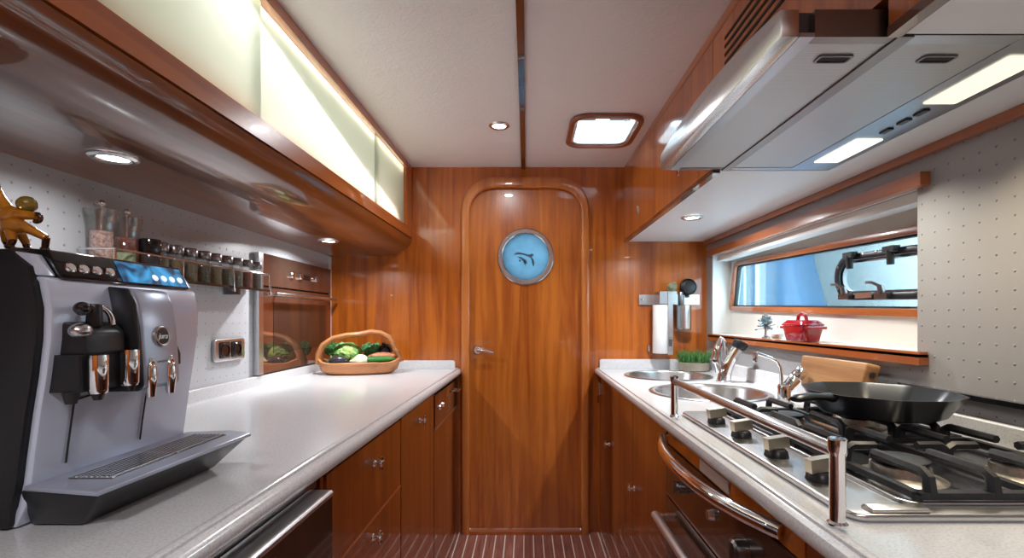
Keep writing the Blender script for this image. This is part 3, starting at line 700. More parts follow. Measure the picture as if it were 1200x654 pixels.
# amber glass figurine on the machine
fg = thing('glass_figurine', (-.745, .70, 1.2748), 'amber blown-glass creature with dark-tipped limbs standing on the coffee machine', 'figurine')
M_AMBER = pm('amber_glass', (.80, .30, .02), .06, coat=.8, trans=.4, ior=1.4)
M_OLIVE = pm('olive_amber_glass', (.36, .24, .03), .06, coat=.8, trans=.4, ior=1.4)
M_AMBD = pm('dark_amber_tip', (.05, .018, .005), .06, coat=.8)
fl = Vector(fg.location); q_ = 1/800
def fp3(dx, dz, dy=0): return fl+Vector((dx*q_, dy, dz*q_))
MB().blob(fp3(-8, 42), (.013, .013, .014), .15, 2, 3, 3).blob(fp3(-6, 30), (.015, .012, .014), .1, 2, 3, 6).build('body', M_AMBER, fg)
MB().blob(fp3(2, 57, .01), (.0125, .012, .0125), .04, 2, 3, 5).build('head', M_OLIVE, fg)
for pts, dk in (([(-4, 44, 0), (10, 43, .004), (17, 42, .006)], 0), ([(-3, 34, 0), (10, 25, .01), (21, 18, .015), (17, 4, .018)], 1), ([(-9, 32, 0), (-5, 22, -.004), (-1, 12, -.006), (-3, 4, -.008)], 1),
                ([(-14, 38, 0), (-24, 28, .01), (-32, 16, .02), (-34, 4, .03)], 1), ([(-10, 46, 0), (-16, 60, -.004), (-18, 72, -.008), (-19, 84, -.01)], 1), ([(-8, 34, .006), (-14, 24, .02), (-16, 14, .03), (-16, 4, .034)], 1)):
    pp = [fp3(a, b, c) for a, b, c in pts]; n_ = len(pp)
    lg = MB().tube(pp[:3], [.0085, .0065, .005], 12).build('limb', M_AMBER, fg)
    if n_ > 3: MB().tube(pp[2:], [.0049, .0042], 12).blob(pp[-1]+Vector((0, 0, .0012)), (.006, .006, .0042), sub=2).build('dark_tip', M_AMBD, lg)
    else: MB().tube([pp[-1]+Vector((.006*math.cos(a), 0, .006*math.sin(a)-.002)) for a in [R(180-30*i) for i in range(11)]], .0032, 10).build('dark_curl', M_AMBD, lg)

# ------------------------------------------------------------------ basket with vegetables
BA = R(14); BC = Vector((-.838, 2.405, .9005))
bq = Matrix.Translation(BC) @ Matrix.Rotation(BA, 4, 'Z')
bk = thing('wooden_basket', BC, 'carved root-wood basket with arched handle, holding vegetables on the worktop', 'basket')
M_BASK = wood('root_wood', (.28, .092, .028), (.50, .205, .072), 'x', rough=.5, coat=.15, coatr=.3, fine=1.6)
bm_ = MB(); nu, nr = 40, [(.0, .010), (.5, .010), (.86, .014), (.97, .03), (1.04, .058), (1.0, .062), (.93, .034), (.82, .022), (.5, .018), (0, .018)]
def bask(r, z, k):
    a = 2*PI*k/nu; u = .190*r*math.copysign(abs(math.cos(a))**.8, math.cos(a)); v = .105*r*math.copysign(abs(math.sin(a))**.85, math.sin(a))
    zz = z + (.035*max(0, abs(math.cos(a))-.75)*4*(z > .03)*.6) + (.004*noise.noise(Vector((u*20, v*20, z*9))) if z > .026 else 0)
    return bq @ Vector((u, v, zz-.009))
rings = []
for r, z in [(.0, .010), (.55, .010), (.84, .013), (.96, .028), (1.03, .050), (1.05, .066), (1.0, .070), (.965, .052), (.90, .034), (.78, .022), (.5, .018), (0, .018)]:
    if r == 0: rings.append([bm_.bm.verts.new(bq @ Vector((0, 0, z-.0095)))])
    else: rings.append([bm_.bm.verts.new(bask(r, z, k)) for k in range(nu)])
for A, B in zip(rings[:-1], rings[1:]):
    for k in range(nu):
        kk = (k+1) % nu
        if len(A) == 1: bm_.bm.faces.new((A[0], B[kk], B[k]))
        elif len(B) == 1: bm_.bm.faces.new((A[k], A[kk], B[0]))
        else: bm_.bm.faces.new((A[k], A[kk], B[kk], B[k]))
bmesh.ops.recalc_face_normals(bm_.bm, faces=bm_.bm.faces[:])
bm_.build('bowl', M_BASK, bk)
hp = [(-.192, 0, .06), (-.190, 0, .10), (-.168, 0, .145), (-.12, 0, .178), (-.06, 0, .192), (.0, 0, .197), (.055, 0, .208), (.10, 0, .205), (.140, 0, .180), (.165, 0, .135), (.185, 0, .095), (.194, 0, .06)]
hp = [bq @ Vector((u, v+.0-.03*math.sin(min(1, max(0, (z-.06)/.14))*PI/2), z)) for u, v, z in hp]
MB().tube(hp, [.026, .022, .020, .018, .018, .018, .018, .018, .018, .018, .020, .024], 14, flat=(.72, 1.15)).xf(lambda p: p+Vector((noise.noise(p*30), noise.noise(p*30+Vector((5, 0, 0))), noise.noise(p*30+Vector((0, 7, 0)))))*.004).build('arched_handle', M_BASK, bk)
def veg(name, u, v, z, label, cat):
    p = bq @ Vector((u, v, z)); return thing(name, p, label, cat), p
t, p = veg('savoy_cabbage', -.065, .010, .100, 'pale green savoy cabbage in the middle of the basket', 'cabbage')
cb = MB().blob(p, (.060, .048, .050), .14, 3.2, 4, 2)
cb.build('head', pm('cabbage_green', (.34, .50, .14), .5, var=.35, vscale=45, bump=.8), t)
lf = MB()
for k in range(5):
    a = k*1.3+.4; c = p+Vector((math.cos(a)*.03, math.sin(a)*.028+.012, .012*math.sin(k)))
    lf.blob(c, (.040, .034, .042), .25, 4, 3, 10+k)
lf.build('outer_leaves', pm('cabbage_leaf', (.10, .26, .055), .5, var=.5, vscale=40, bump=.8), t)
def curly(name, c, rad, seed, label, cat, col):
    t = thing(name, c, label, cat)
    m = MB(); rnd = random.Random(seed)
    for k in range(26):
        d = Vector((rnd.gauss(0, 1), rnd.gauss(0, 1), rnd.gauss(0, 1))).normalized()
        q = Vector(c)+Vector((d.x*rad[0], d.y*rad[1], d.z*rad[2]))*rnd.uniform(.3, .75)
        m.blob(q, [r*rnd.uniform(.28, .42) for r in rad], .7, 6, 3, seed+k)
    m.build('curly_leaves', pm(name+'_green', col, .55, var=.5, vscale=70, bump=.6), t)
    m2 = MB().tube([Vector(c)+Vector((0, 0, -rad[2]*.9)), Vector(c)], [.006, .004], 8); m2.build('stem', pm(name+'_stem', (.35, .45, .2), .5), t)
curly('kale', tuple(bq @ Vector((.050, .048, .105))), (.046, .030, .054), 3, 'dark curly kale between the cabbage and the rear aubergine', 'kale', (.06, .20, .06))
curly('parsley', tuple(bq @ Vector((-.145, .066, .118))), (.036, .022, .046), 11, 'curly green parsley at the back left of the basket', 'parsley', (.035, .14, .03))
t, p = veg('aubergine', -.094, -.060, .066, 'dark grey aubergine at the front left of the basket', 'aubergine')
M_AUB = pm('aubergine_skin', (.030, .028, .036), .22, coat=.4)
MB().blob(p, (.046, .024, .028), .06, 2, 3, 4, rot=Matrix.Rotation(BA-.1, 3, 'Z')).build('fruit', M_AUB, t)
MB().blob(p+Vector((-.050, -.008, 0)), (.008, .012, .012), .3, 5, 2, 4).build('calyx', pm('calyx', (.06, .09, .03), .6), t)
t, p = veg('aubergine', .122, .034, .112, 'black aubergine at the back right under the handle', 'aubergine')
MB().blob(p, (.036, .034, .036), .05, 2, 3, 6).build('fruit', pm('aubergine_black', (.010, .008, .012), .2, coat=.4), t)
MB().blob(p+Vector((-.01, .0, .036)), (.012, .012, .005), .3, 5, 2, 4).build('calyx', pm('calyx_dark', (.03, .03, .015), .6), t)
t, p = veg('onion', .008, -.064, .066, 'white onion with pointed left end at the front centre of the basket', 'onion')
MB().blob(p, (.040, .027, .034), 0, 1, 3, 0, shape=lambda q: Vector((q.x*(1 if q.x > -.02 else 1+(-.02-q.x)*16), q.y*(1 if q.x > -.015 else max(.12, 1+(q.x+.015)*26)), q.z*(1 if q.x > -.015 else max(.12, 1+(q.x+.015)*26)))), rot=Matrix.Rotation(BA, 3, 'Z')).build('bulb', pm('onion_skin', (.78, .70, .48), .4, var=.08, vscale=20), t)
t, p = veg('sweet_potato', .108, -.026, .082, 'orange-brown sweet potato lying behind the cucumber', 'sweet potato')
MB().blob(p, (.066, .024, .023), .12, 2.5, 3, 8, rot=Matrix.Rotation(BA, 3, 'Z')).build('tuber', pm('potato_skin', (.46, .17, .085), .55, var=.25, vscale=60), t)
t, p = veg('cucumber', .096, -.058, .070, 'green cucumber along the front right rim of the basket', 'cucumber')
cd = Matrix.Rotation(BA, 3, 'Z') @ Vector((1, 0.1, .03))
MB().tube([p-cd*.062, p-cd*.056, p-cd*.03, p+cd*.02, p+cd*.05, p+cd*.075], [.008, .017, .019, .018, .013, .005], 16, b=0).build('fruit', pm('cucumber_green', (.035, .17, .03), .35, var=.4, vscale=30), t)

# ------------------------------------------------------------------ right worktop, sinks, taps
pr = [(RX-.001, .862), (RX-.001, .957), (RX-.004, .960), (RX-.016, .960), (RX-.019, .957), (RX-.0195, .906), (RX-.024, .9005), (.404, .9), (.4015, .9045), (.399, .9055), (.391, .9055), (.3885, .9045), (.3875, .9005), (.384, .8995), (.378, .896), (.3755, .890), (.375, .884), (.376, .877), (.380, .872), (.394, .870), (.394, .862)]
m = MB().prism(pr, 'y', -.8, YB-.0005)
lip = MB().prism(round_poly([(.40, .9), (RX-.02, .9), (RX-.02, .953), (.40, .953)], [0, 0, 0, .016], 6), 'y', YB-.02, YB-.0008, .002, 2, 30)
wtr = m.build('worktop', M_TOP)
lip.build('back_upstand', M_TOP, wtr)
tag(wtr, 'white speckled worktop along the right side with sinks and hob', 'worktop', 'white speckled worktops')
SK = [((.680, 2.305, .9012), .207, 'round stainless steel sink nearer the door'), ((.682, 1.785, .9012), .218, 'round stainless steel sink nearer the hob')]
for c, r, lb in SK: cut(wtr, MB().cyl((c[0], c[1], .8), (c[0], c[1], 1.0), r-.018, n=64))
for c, r, lb in SK:
    t = thing('round_sink', c, lb, 'sink', 'round sinks')
    MB().lathe([(r-.004, .0), (r, .0012), (r-.003, .003), (r-.012, .0042), (r-.022, .002), (r-.027, -.008), (r-.034, -.09), (r-.055, -.128), (r-.10, -.138), (.03, -.141)], c, 64).build('bowl', M_STEEL, t)
    MB().lathe([(0, -.144), (.022, -.144), (.024, -.139), (.034, -.138), (.036, -.1415)], c, 32).build('drain', M_CHROME, t)
# carcass below would hide the bowls, so the unit is open behind its doors
kt = thing('kitchen_tap', (.853, 2.065, .9005), 'chrome mixer tap with black pull-out spray head between the sinks', 'tap')
k = Vector(kt.location)
MB().lathe([(0, 0), (.034, 0), (.034, .006), (.030, .010), (0, .010)], k, 32).build('base', M_CHROME, kt)
MB().tube([k+Vector((0, 0, .008)), k+Vector((.006, -.002, .05)), k+Vector((.028, -.006, .10)), k+Vector((.052, -.012, .145))], [.029, .027, .023, .022], 24).build('body', M_CHROME, kt)
a_ = (Vector((.052, -.012, .145))-Vector((.028, -.006, .10))).normalized()
MB().lathe([(0, 0), (.024, 0), (.031, .010), (.032, .030), (.028, .036), (0, .036)], k+Vector((.053, -.0125, .146)), 28, a_).build('spray_head', M_BLACK, kt)
MB().tube([k+Vector((-.012, .012, .045)), k+Vector((-.026, .014, .10)), k+Vector((-.018, .014, .155)), k+Vector((-.004, .014, .195))], [.020, .022, .017, .008], 18).build('lever', M_CHROME, kt)
MB().tube([k+Vector((-.004, .014, .19)), k+Vector((.010, .012, .17)), k+Vector((.016, .008, .12))], [.008, .007, .006], 12).build('lever_loop', M_CHROME, kt)
ft = thing('filter_tap', (.836, 1.55, .9005), 'small chrome swan-neck tap beside the hob', 'tap'); k = Vector(ft.location)
MB().lathe([(0, 0), (.031, 0), (.031, .003), (.024, .006), (.020, .008), (.020, .055), (.017, .062), (0, .062)], k, 28).build('base', M_CHROME, ft)
MB().tube([k+Vector((-.004, 0, .036)), k+Vector((.036, 0, .082))], .0185, 22, b=.002).build('body', M_CHROME, ft)
MB().tube([k+Vector((.038, 0, .084)), k+Vector((.060, 0, .109))], [.0195, .0195], 22, b=.003).build('lever_cap', M_CHROME, ft)
MB().tube([k+Vector((.050, 0, .100)), k+Vector((.048, -.012, .125))], [.004, .003], 10).build('lever_pin', M_CHROME, ft)
MB().tube([k+Vector((-.008, 0, .055)), k+Vector((-.010, 0, .095)), k+Vector((-.014, 0, .118)), k+Vector((-.026, 0, .138)), k+Vector((-.045, 0, .148)), k+Vector((-.075, 0, .158)), k+Vector((-.092, 0, .163))], .0058, 14).build('spout', M_CHROME, ft)
MB().cyl(k+Vector((-.094, 0, .167)), k+Vector((-.094, 0, .134)), .0075, n=16, b=.001).build('spout_tip', M_CHROME, ft)

# planter
gp = thing('grass_planter', (.882, 2.520, .9005), 'low round dish of green sprouting grass in the corner by the sink', 'planter'); k = Vector(gp.location)
MB().lathe([(0, 0), (.070, 0), (.078, .006), (.080, .044), (.077, .046), (.074, .036), (0, .034)], k, 36).build('dish', pm('clear_tan_dish', (.42, .37, .28), .15, coat=.6, trans=.3), gp)
MB().lathe([(0, .041), (.05, .040), (.0735, .037)], k, 24).build('soil', pm('soil', (.05, .03, .02), .9), gp)
gm = MB(); rnd = random.Random(4)
for i in range(420):
    a = rnd.uniform(0, 2*PI); r = .072*math.sqrt(rnd.random()); h = rnd.uniform(.045, .085); b0 = k+Vector((r*math.cos(a), r*math.sin(a), .036))
    d = Vector((rnd.gauss(0, .022)+r*.25*math.cos(a), rnd.gauss(0, .016)+min(.02, r*.2*math.sin(a)), h)); w = .0017; aa = rnd.uniform(0, PI); s_ = Vector((math.cos(aa), math.sin(aa), 0))*w
    mid = b0+d*.55+Vector((0, 0, .004)); tip = b0+d
    tip.y = min(tip.y, YB-.004)
    f = [gm.bm.verts.new(q) for q in (b0-s_, b0+s_, mid+s_*.8, tip, mid-s_*.8)]; gm.bm.faces.new(f)
tag(gm.build('grass_blades', pm('grass_green', (.085, .235, .06), .5, var=.5, vscale=40), gp), kind='stuff')

# rack on back wall
YR = YB-.001
rk = thing('utensil_rail', (.78, YB, 1.247), 'flat steel rail screwed to the wood wall above the grass planter', 'rail')
MB().box(.615, .945, YB-.016, YR, 1.251, 1.306, .003).build('rail_plate', M_STEEL, rk)
for xx in (.632, .93): MB().lathe([(0, .003), (.006, .002), (.007, 0)], (xx, YB-.0162, 1.28), 14, (0, -1, 0)).build('screw', M_CHROME, rk)
ph = thing('paper_towel_holder', (.735, YB-.06, .985), 'chrome upright bar bracket clamping the paper towel roll', 'holder')
MB().box(.700, .790, YB-.118, YB-.0165, 1.252, 1.318, .004).build('bracket', M_STEEL, ph)
MB().box(.742, .768, YB-.124, YB-.1185, .985, 1.315, .002).build('front_bar', M_STEEL, ph)
MB().box(.7465, .7635, YB-.1265, YB-.1242, 1.03, 1.068, .001).build('slot_plate', M_STEELD, ph)
MB().box(.662, .674, YB-.02, YR, .995, 1.03, .002).build('lower_clip', M_STEEL, ph)
pt = thing('paper_towel_roll', (.727, YB-.066, .990), 'white paper towel roll hanging upright on the wood wall', 'paper towel')
MB().lathe([(.016, 0), (.0485, 0), (.0495, .002), (.0495, .256), (.0485, .258), (.016, .258)], pt.location, 40, closed_profile=True).build('paper', M_WHITE, pt)
MB().lathe([(.0148, -.001), (.0158, -.001), (.0158, .259), (.0148, .259)], pt.location, 24, closed_profile=True).build('core', pm('card', (.45, .33, .2), .8), pt)
cn = thing('steel_canister', (.845, YB-.052, 1.118), 'polished steel canister hanging on the utensil rail', 'canister'); k = Vector(cn.location)
MB().lathe([(0, 0), (.033, 0), (.035, .003), (.035, .128)], k, 32).lathe([(.033, .128), (.033, .006), (0, .006)], k, 32).xf(lambda p: ((p.x-k.x)*1.2+k.x, (p.y-k.y)*1.2+k.y, p.z)).build('cup', M_STEEL, cn)
MB().box(.826, .864, YB-.0175, YB-.0165, 1.24, 1.312, .0004).build('hanging_strap', M_STEELD, cn)
MB().cyl(k+Vector((-.02, -.022, .128)), k+Vector((-.02, -.022, .20)), .013, n=16, b=.003).build('knife_grip', M_STEELD, cn)
sb = thing('scouring_ball', (.793, YB-.046, 1.3185), 'wire mesh scouring ball resting on top of the towel bracket', 'scourer'); k = Vector(sb.location)+Vector((-.012, -.02, .026))
sm = MB(); rnd = random.Random(9)
for i in range(20):
    ax = Vector((rnd.gauss(0, 1), rnd.gauss(0, 1), rnd.gauss(0, 1))).normalized(); u = ax.orthogonal().normalized(); w = ax.cross(u); rr = .024*rnd.uniform(.85, 1)
    sm.tube([k+(u*math.cos(2*PI*j/18)*1.25+w*math.sin(2*PI*j/18))*rr for j in range(18)], .0014, 5, closed=True)
sm.blob(k, (.024, .020, .018), .2, 5, 2, 3).build('mesh', pm('scourer_grey', (.33, .34, .22), .5, .4), sb)
bl = thing('black_lid', (.878, YB-.02, 1.290), 'round black cup lid propped on the utensil rail before the wall', 'lid')
MB().lathe([(0, .022), (.030, .022), (.036, .020), (.044, .012), (.046, 0), (.044, 0), (0, .004)], (.878, YB-.030, 1.347), 36, (0, -1, 0)).build('disc', M_BLACK, bl)
MB().box(.872, .884, YB-.034, YB-.022, 1.29, 1.305, .002).build('clip', M_BLACK, bl)

# sill items
cs = thing('casserole_dish', (.997, 1.728, 1.0945), 'red ceramic casserole dish with lid and handles on the window sill', 'casserole'); k = Vector(cs.location)
def rr3(mb, lo, hi, z0, z1, r=.02): mb.prism(rrect(lo[0]*.87, lo[1]*.87, r, 5, k.x, k.y), 'z', z0, z1, .002, 2, 60, poly2=rrect(hi[0]*.87, hi[1]*.87, r, 5, k.x, k.y)); return mb
rr3(MB(), (.074, .145), (.094, .172), k.z, k.z+.056).build('dish', M_RED, cs)
ld = rr3(MB(), (.100, .178), (.096, .172), k.z+.0565, k.z+.063)
rr3(ld, (.092, .168), (.07, .14), k.z+.063, k.z+.076); ld = ld.build('lid', M_RED, cs)
MB().tube([(k.x, k.y+.028, k.z+.072), (k.x, k.y+.022, k.z+.092), (k.x, k.y, k.z+.099), (k.x, k.y-.022, k.z+.092), (k.x, k.y-.028, k.z+.072)], .0065, 12).build('lid_handle', M_RED, ld)
for s_ in (-1, 1):
    MB().prism(rrect(.07, .022, .008, 4, k.x, k.y+s_*.083), 'z', k.z+.044, k.z+.054, .003).build('side_handle', M_RED, cs)
gb = thing('garlic_bulb', (.992, 1.893, 1.0945), 'white garlic bulb between the red dish and silvery plant', 'garlic'); k = Vector(gb.location)
MB().lathe([(0, 0), (.014, .001), (.024, .010), (.026, .020), (.020, .032), (.008, .042), (.005, .056), (0, .058)], k, 24).build('bulb', pm('garlic', (.75, .74, .72), .5), gb)
sp = thing('silver_ornament', (.995, 1.985, 1.0945), 'small silvery leafy plant ornament on the window sill', 'ornament'); k = Vector(sp.location)
MB().lathe([(0, 0), (.016, 0), (.018, .004), (.007, .010), (.005, .045), (0, .047)], k, 20).build('stem', M_STEEL, sp)
rnd = random.Random(5); M_LEAF = pm('silver_leaf', (.55, .63, .66), .25, .75)
for i in range(18):
    a = i*2.4; el = -.25+1.5*(i/17); b0 = k+Vector((0, 0, .035+.035*i/17))
    d = Vector((math.cos(a)*math.cos(el), math.sin(a)*math.cos(el), math.sin(el))); L_ = .044-.012*i/17
    sd_ = Vector((0, 0, 1)).cross(d); sd_ = sd_.normalized() if sd_.length > .05 else Vector((1, 0, 0)); up = d.cross(sd_)
    m = MB(); rows = [(.0, .004), (.35, .019), (.7, .015), (1.0, .001)]
    tp = [[m.bm.verts.new(b0+d*L_*s_+sd_*w*q+up*(.004*abs(q)+o_)) for q in (-1, 0, 1)] for o_ in (0, .0015) for s_, w in rows]
    for o_ in (0, 4):
        for r_ in range(3):
            for c_ in range(2): m.bm.faces.new((tp[o_+r_][c_], tp[o_+r_][c_+1], tp[o_+r_+1][c_+1], tp[o_+r_+1][c_]))
    m.build('leaf', M_LEAF, sp)

# chopping block leaning on the wall
cbk = thing('chopping_block', (.93, 1.46, .9005), 'thick pale wooden chopping board leaning on the wall behind the pan', 'chopping board')
ang = math.atan2(.058, .14)
pol = round_poly([(1.386, .0), (1.50, .0), (1.60, .060), (1.612, .148), (1.30, .150), (1.31, .066)], [.02, .05, .05, .012, .01, .02], 6)
m = MB().prism(pol, 'x', -.02, .02, .005, 3, 60)
def lean(p):
    z = p.z; x = p.x
    return (.916+x*math.cos(.24)+z*math.sin(.24)*.9, p.y, .9055+z*math.cos(.24)-x*math.sin(.24))
m.xf(lean).build('board', wood('pale_bamboo', (.26, .115, .042), (.46, .24, .105), 'y', rough=.45, coat=.1, coatr=.3), cbk)
MB().cyl((0, 1.34, .12), (0, 1.297, .12), .008, n=12).xf(lambda p: lean(Vector((p.x, p.y, p.z)))).build('hanging_peg', M_STEELD, cbk)

# ------------------------------------------------------------------ guard rail
gr = thing('guard_rail', (.407, .97, .9005), 'chrome guard rail with two posts along the front of the hob', 'rail')
MB().tube([(.407, .618, 1.003), (.407, 1.322, 1.003)], .0095, 16, b=.002).build('bar', M_STEEL, gr)
for yy in (.6255, 1.3146):
    MB().lathe([(0, 0), (.0125, 0), (.0125, .003), (.0095, .006), (.0095, .094), (.0115, .097), (.0115, .112), (.0095, .114), (0, .114)], (.407, yy, .9065), 20).build('post', M_CHROME, gr)

# ------------------------------------------------------------------ hob
hb = thing('gas_hob', (.69, 1.0, .9005), 'stainless steel four-burner gas hob with black grates on the right worktop', 'hob')
hx0, hx1, hy0, hy1 = .442, .945, .645, 1.372
ho_ = rrect(hx1-hx0, hy1-hy0, .022, 6, (hx0+hx1)/2, (hy0+hy1)/2)
MB().prism(ho_, 'z', .9006, .9115, .004, 3, 60).build('top_plate', M_STEEL, hb)
M_HOBD = pm('hob_well_steel', (.42, .44, .48), .22, 1)
wi = rrect(.385, .65, .02, 6, .735, 1.008)
MB().ring(rrect(.40, .665, .025, 6, .735, 1.008), wi, 'z', .9116, .9165, .002).build('well_rim', M_STEEL, hb)
MB().prism(wi, 'z', .9116, .9128).build('well', M_HOBD, hb)
MB().prism([(hy0+.004, .9116), (hy0+.004, .917), (hy0+.022, .9195), (hy0+.03, .9116)], 'x', .470, .55, .002).build('corner_ridge', M_STEEL, hb)
for yy in (1.213, 1.072, .922, .785):
    kb = MB().lathe([(0, .014), (.016, .014), (.020, .010), (.022, 0), (0, 0)], (.482, yy, .9118), 28).build('control_knob', M_BLACK, hb)
    MB().obox((.482, yy, .9375), (.044, .017, .022), (0, R(-6), R(8)), .003, 2).build('grip', M_BRASSY, kb)
burn = [(.625, .800, 1.0), (.822, .800, .85), (.640, 1.170, .85), (.815, 1.180, 1.05)]
for bx, by, s_ in burn:
    bn = MB().lathe([(0, .006), (.040*s_, .006), (.052*s_, .005), (.060*s_, .002), (.064*s_, 0)], (bx, by, .9129), 36).lathe([(.034*s_, .005), (.044*s_, .006), (.042*s_, .020), (.036*s_, .024), (0, .024)], (bx, by, .9129), 36).build('burner', M_ALU, hb)
    MB().lathe([(0, .0245), (.038*s_, .0245), (.042*s_, .027), (.041*s_, .031), (.030*s_, .034), (0, .034)], (bx, by, .9129), 36).build('burner_cap', M_IRON, bn)
def grate(y0, y1):
    m = MB(); z0 = .9185; zt = .957; xa, xb = .560, .915; w = .007
    for yy in (y0, y1): m.box(xa, xb, yy-w, yy+w, z0, z0+.010, .002)
    for xx in (xa, xb, (xa+xb)/2): m.box(xx-w, xx+w, y0, y1, z0, z0+.010, .002)
    ym = (y0+y1)/2
    for cx_ in (.625, .8225):
        for dx in (-.046, .046):
            for (ya, sgn) in ((y0, 1), (y1, -1)):
                L_ = .112
                m.tube([(cx_+dx, ya, z0+.004), (cx_+dx, ya+sgn*.004, zt-.010), (cx_+dx, ya+sgn*.014, zt-.004), (cx_+dx, ya+sgn*L_, zt-.004)], [.0095, .0088, .0082, .0075], 6)
        for sgn, xx in ((1, cx_-.065 if cx_ < .7 else (xa+xb)/2), (-1, (xa+xb)/2 if cx_ < .7 else xb)):
            m.tube([(xx, ym, z0+.004), (xx+sgn*.003, ym, zt-.010), (xx+sgn*.012, ym, zt-.004), (xx+sgn*.052, ym, zt-.004)], [.0095, .0088, .0082, .0075], 6)
    for xx in (xa, xb):
        for yy in (y0, y1): m.cyl((xx, yy, .9131), (xx, yy, z0+.005), .007, n=10)
    return m.build('pan_support', M_IRON, hb)
grate(.685, .995); grate(1.012, 1.325)

# skillet
sk = thing('skillet', (.79, 1.075, .9632), 'black cast iron skillet resting on the rear burner grates', 'frying pan'); k = Vector(sk.location)
m = MB(); N_ = 10
def ngon(r, z, n=N_, off=.1): return [k+Vector((r*math.cos(2*PI*i/n+off), r*math.sin(2*PI*i/n+off), z)) for i in range(n)]
rg = []
for r, z in ((.112, .0006), (.119, .004), (.150, .048), (.153, .052), (.149, .052), (.144, .047), (.114, .008)):
    ring_ = []
    n2 = 60
    for i in range(n2):
        a = 2*PI*i/n2; sct = 2*PI/N_; f = (math.cos(sct/2)/math.cos(((a+.1) % sct)-sct/2)); f = f*.75+.25*1
        ring_.append(m.bm.verts.new(k+Vector((r*f*math.cos(a), r*f*math.sin(a), z))))
    rg.append(ring_)
for A, B in zip(rg[:-1], rg[1:]):
    for i in range(60): m.bm.faces.new((A[i], A[(i+1) % 60], B[(i+1) % 60], B[i]))
m.bm.faces.new(rg[0][::-1]); m.bm.faces.new(rg[-1])
bmesh.ops.recalc_face_normals(m.bm, faces=m.bm.faces[:])
m.build('pan', M_IRONPAN, sk, sharp=25)
hd_ = Vector((-.95, -.32, 0)).normalized()
q0 = k+hd_*.143+Vector((0, 0, .043))
MB().tube([q0, q0+hd_*.025+Vector((0, 0, .003)), q0+hd_*.055+Vector((0, 0, .005)), q0+hd_*.092+Vector((0, 0, .003)), q0+hd_*.103+Vector((0, 0, .002))], [.016, .011, .0125, .013, .008], 16, flat=(.65, 1.15)).build('handle', M_IRONPAN, sk)

# ------------------------------------------------------------------ right base units
FXR = .400
def frontr(parent, name, y0, y1, z0, z1, mat, off=0): return MB().box(FXR-off, FXR+.02, y0, y1, z0, z1, .0025).build(name, mat, parent)
t = thing('base_cabinet', (.7, 2.0, 0), 'wooden sink cupboard with two doors beside the door frame', 'cabinet')
MB().box(.4205, RX-.002, 1.362, 2.60, .001, .70).box(.4205, .44, 1.362, 2.60, .70, .86).build('carcass', M_GAP, t)
d1 = frontr(t, 'cabinet_door', 1.800, 2.575, .02, .860, W_BASE); knob((FXR, 2.31, .568), (-1, 0, 0), d1)
d2 = frontr(t, 'cabinet_door', 1.365, 1.796, .02, .860, W_BASE); knob((FXR, 1.775, .545), (-1, 0, 0), d2)
for zz in (.80,):
    MB().box(FXR-.006, FXR-.0005, 2.55, 2.572, zz-.03, zz+.03, .002).cyl((FXR-.007, 2.577, zz-.035), (FXR-.007, 2.577, zz+.035), .007, n=12).build('hinge', M_STEEL, d1)
MB().tube([(FXR-.012, 2.585, .76), (FXR-.012, 2.585, .72)], .004, 8).build('hook', M_CHROME, t)
struct(MB().box(.402, .43, 2.602, YB-.001, 0.001, .86).build('trim_10', W_BASE))
ov = thing('built_in_oven', (.7, 1.02, 0), 'dark brown built-in oven under the hob with a curved chrome bar', 'oven')
MB().box(.4205, RX-.002, .685, 1.358, .001, .858).build('carcass', M_GAP, ov)
MB().box(FXR+.002, FXR+.02, .690, 1.356, .822, .859, .001).build('filler_panel', W_X, ov)
MB().box(FXR-.0015, FXR+.0015, .945, 1.10, .828, .853, .001).build('painted_reflection', pm('pale_reflection', (.62, .50, .45), .4), ov)  # pale reflection on the filler panel, put in as a solid strip
cpn = frontr(ov, 'control_panel', .690, 1.356, .688, .820, M_OVEN, .004)
for yy, s_ in ((1.187, .8), (.865, 1.15)):
    MB().lathe([(0, .026), (.014*s_, .026), (.018*s_, .022), (.019*s_, 0)], (FXR-.004, yy, .757), 28, (-1, 0, 0)).box(FXR-.034, FXR-.028, yy-.003, yy+.003, .742, .772, .001).build('control_knob', M_STEELD, cpn)
MB().lathe([(0, .012), (.010, .012), (.0125, 0)], (FXR-.004, 1.016, .759), 22, (-1, 0, 0)).build('timer_button', M_STEEL, cpn)
MB().box(FXR-.002, FXR+.01, .690, 1.356, .680, .686, .001).build('steel_seam', M_STEEL, ov)
od = frontr(ov, 'oven_door', .690, 1.356, .12, .677, M_OVEN, .004)
MB().box(FXR-.006, FXR-.0041, .74, 1.30, .22, .56, .0006).build('door_window', M_BLACKG, od)
MB().tube([(FXR-.037, .70, .622), (FXR-.037, 1.352, .622)], .0115, 14, b=.002).build('door_handle', pm('satin_steel', (.68, .68, .70), .42, 1), od)
for yy in (.73, 1.335): MB().box(FXR-.036, FXR-.004, yy-.009, yy+.009, .615, .629, .002).build('handle_bracket', M_STEEL, od)
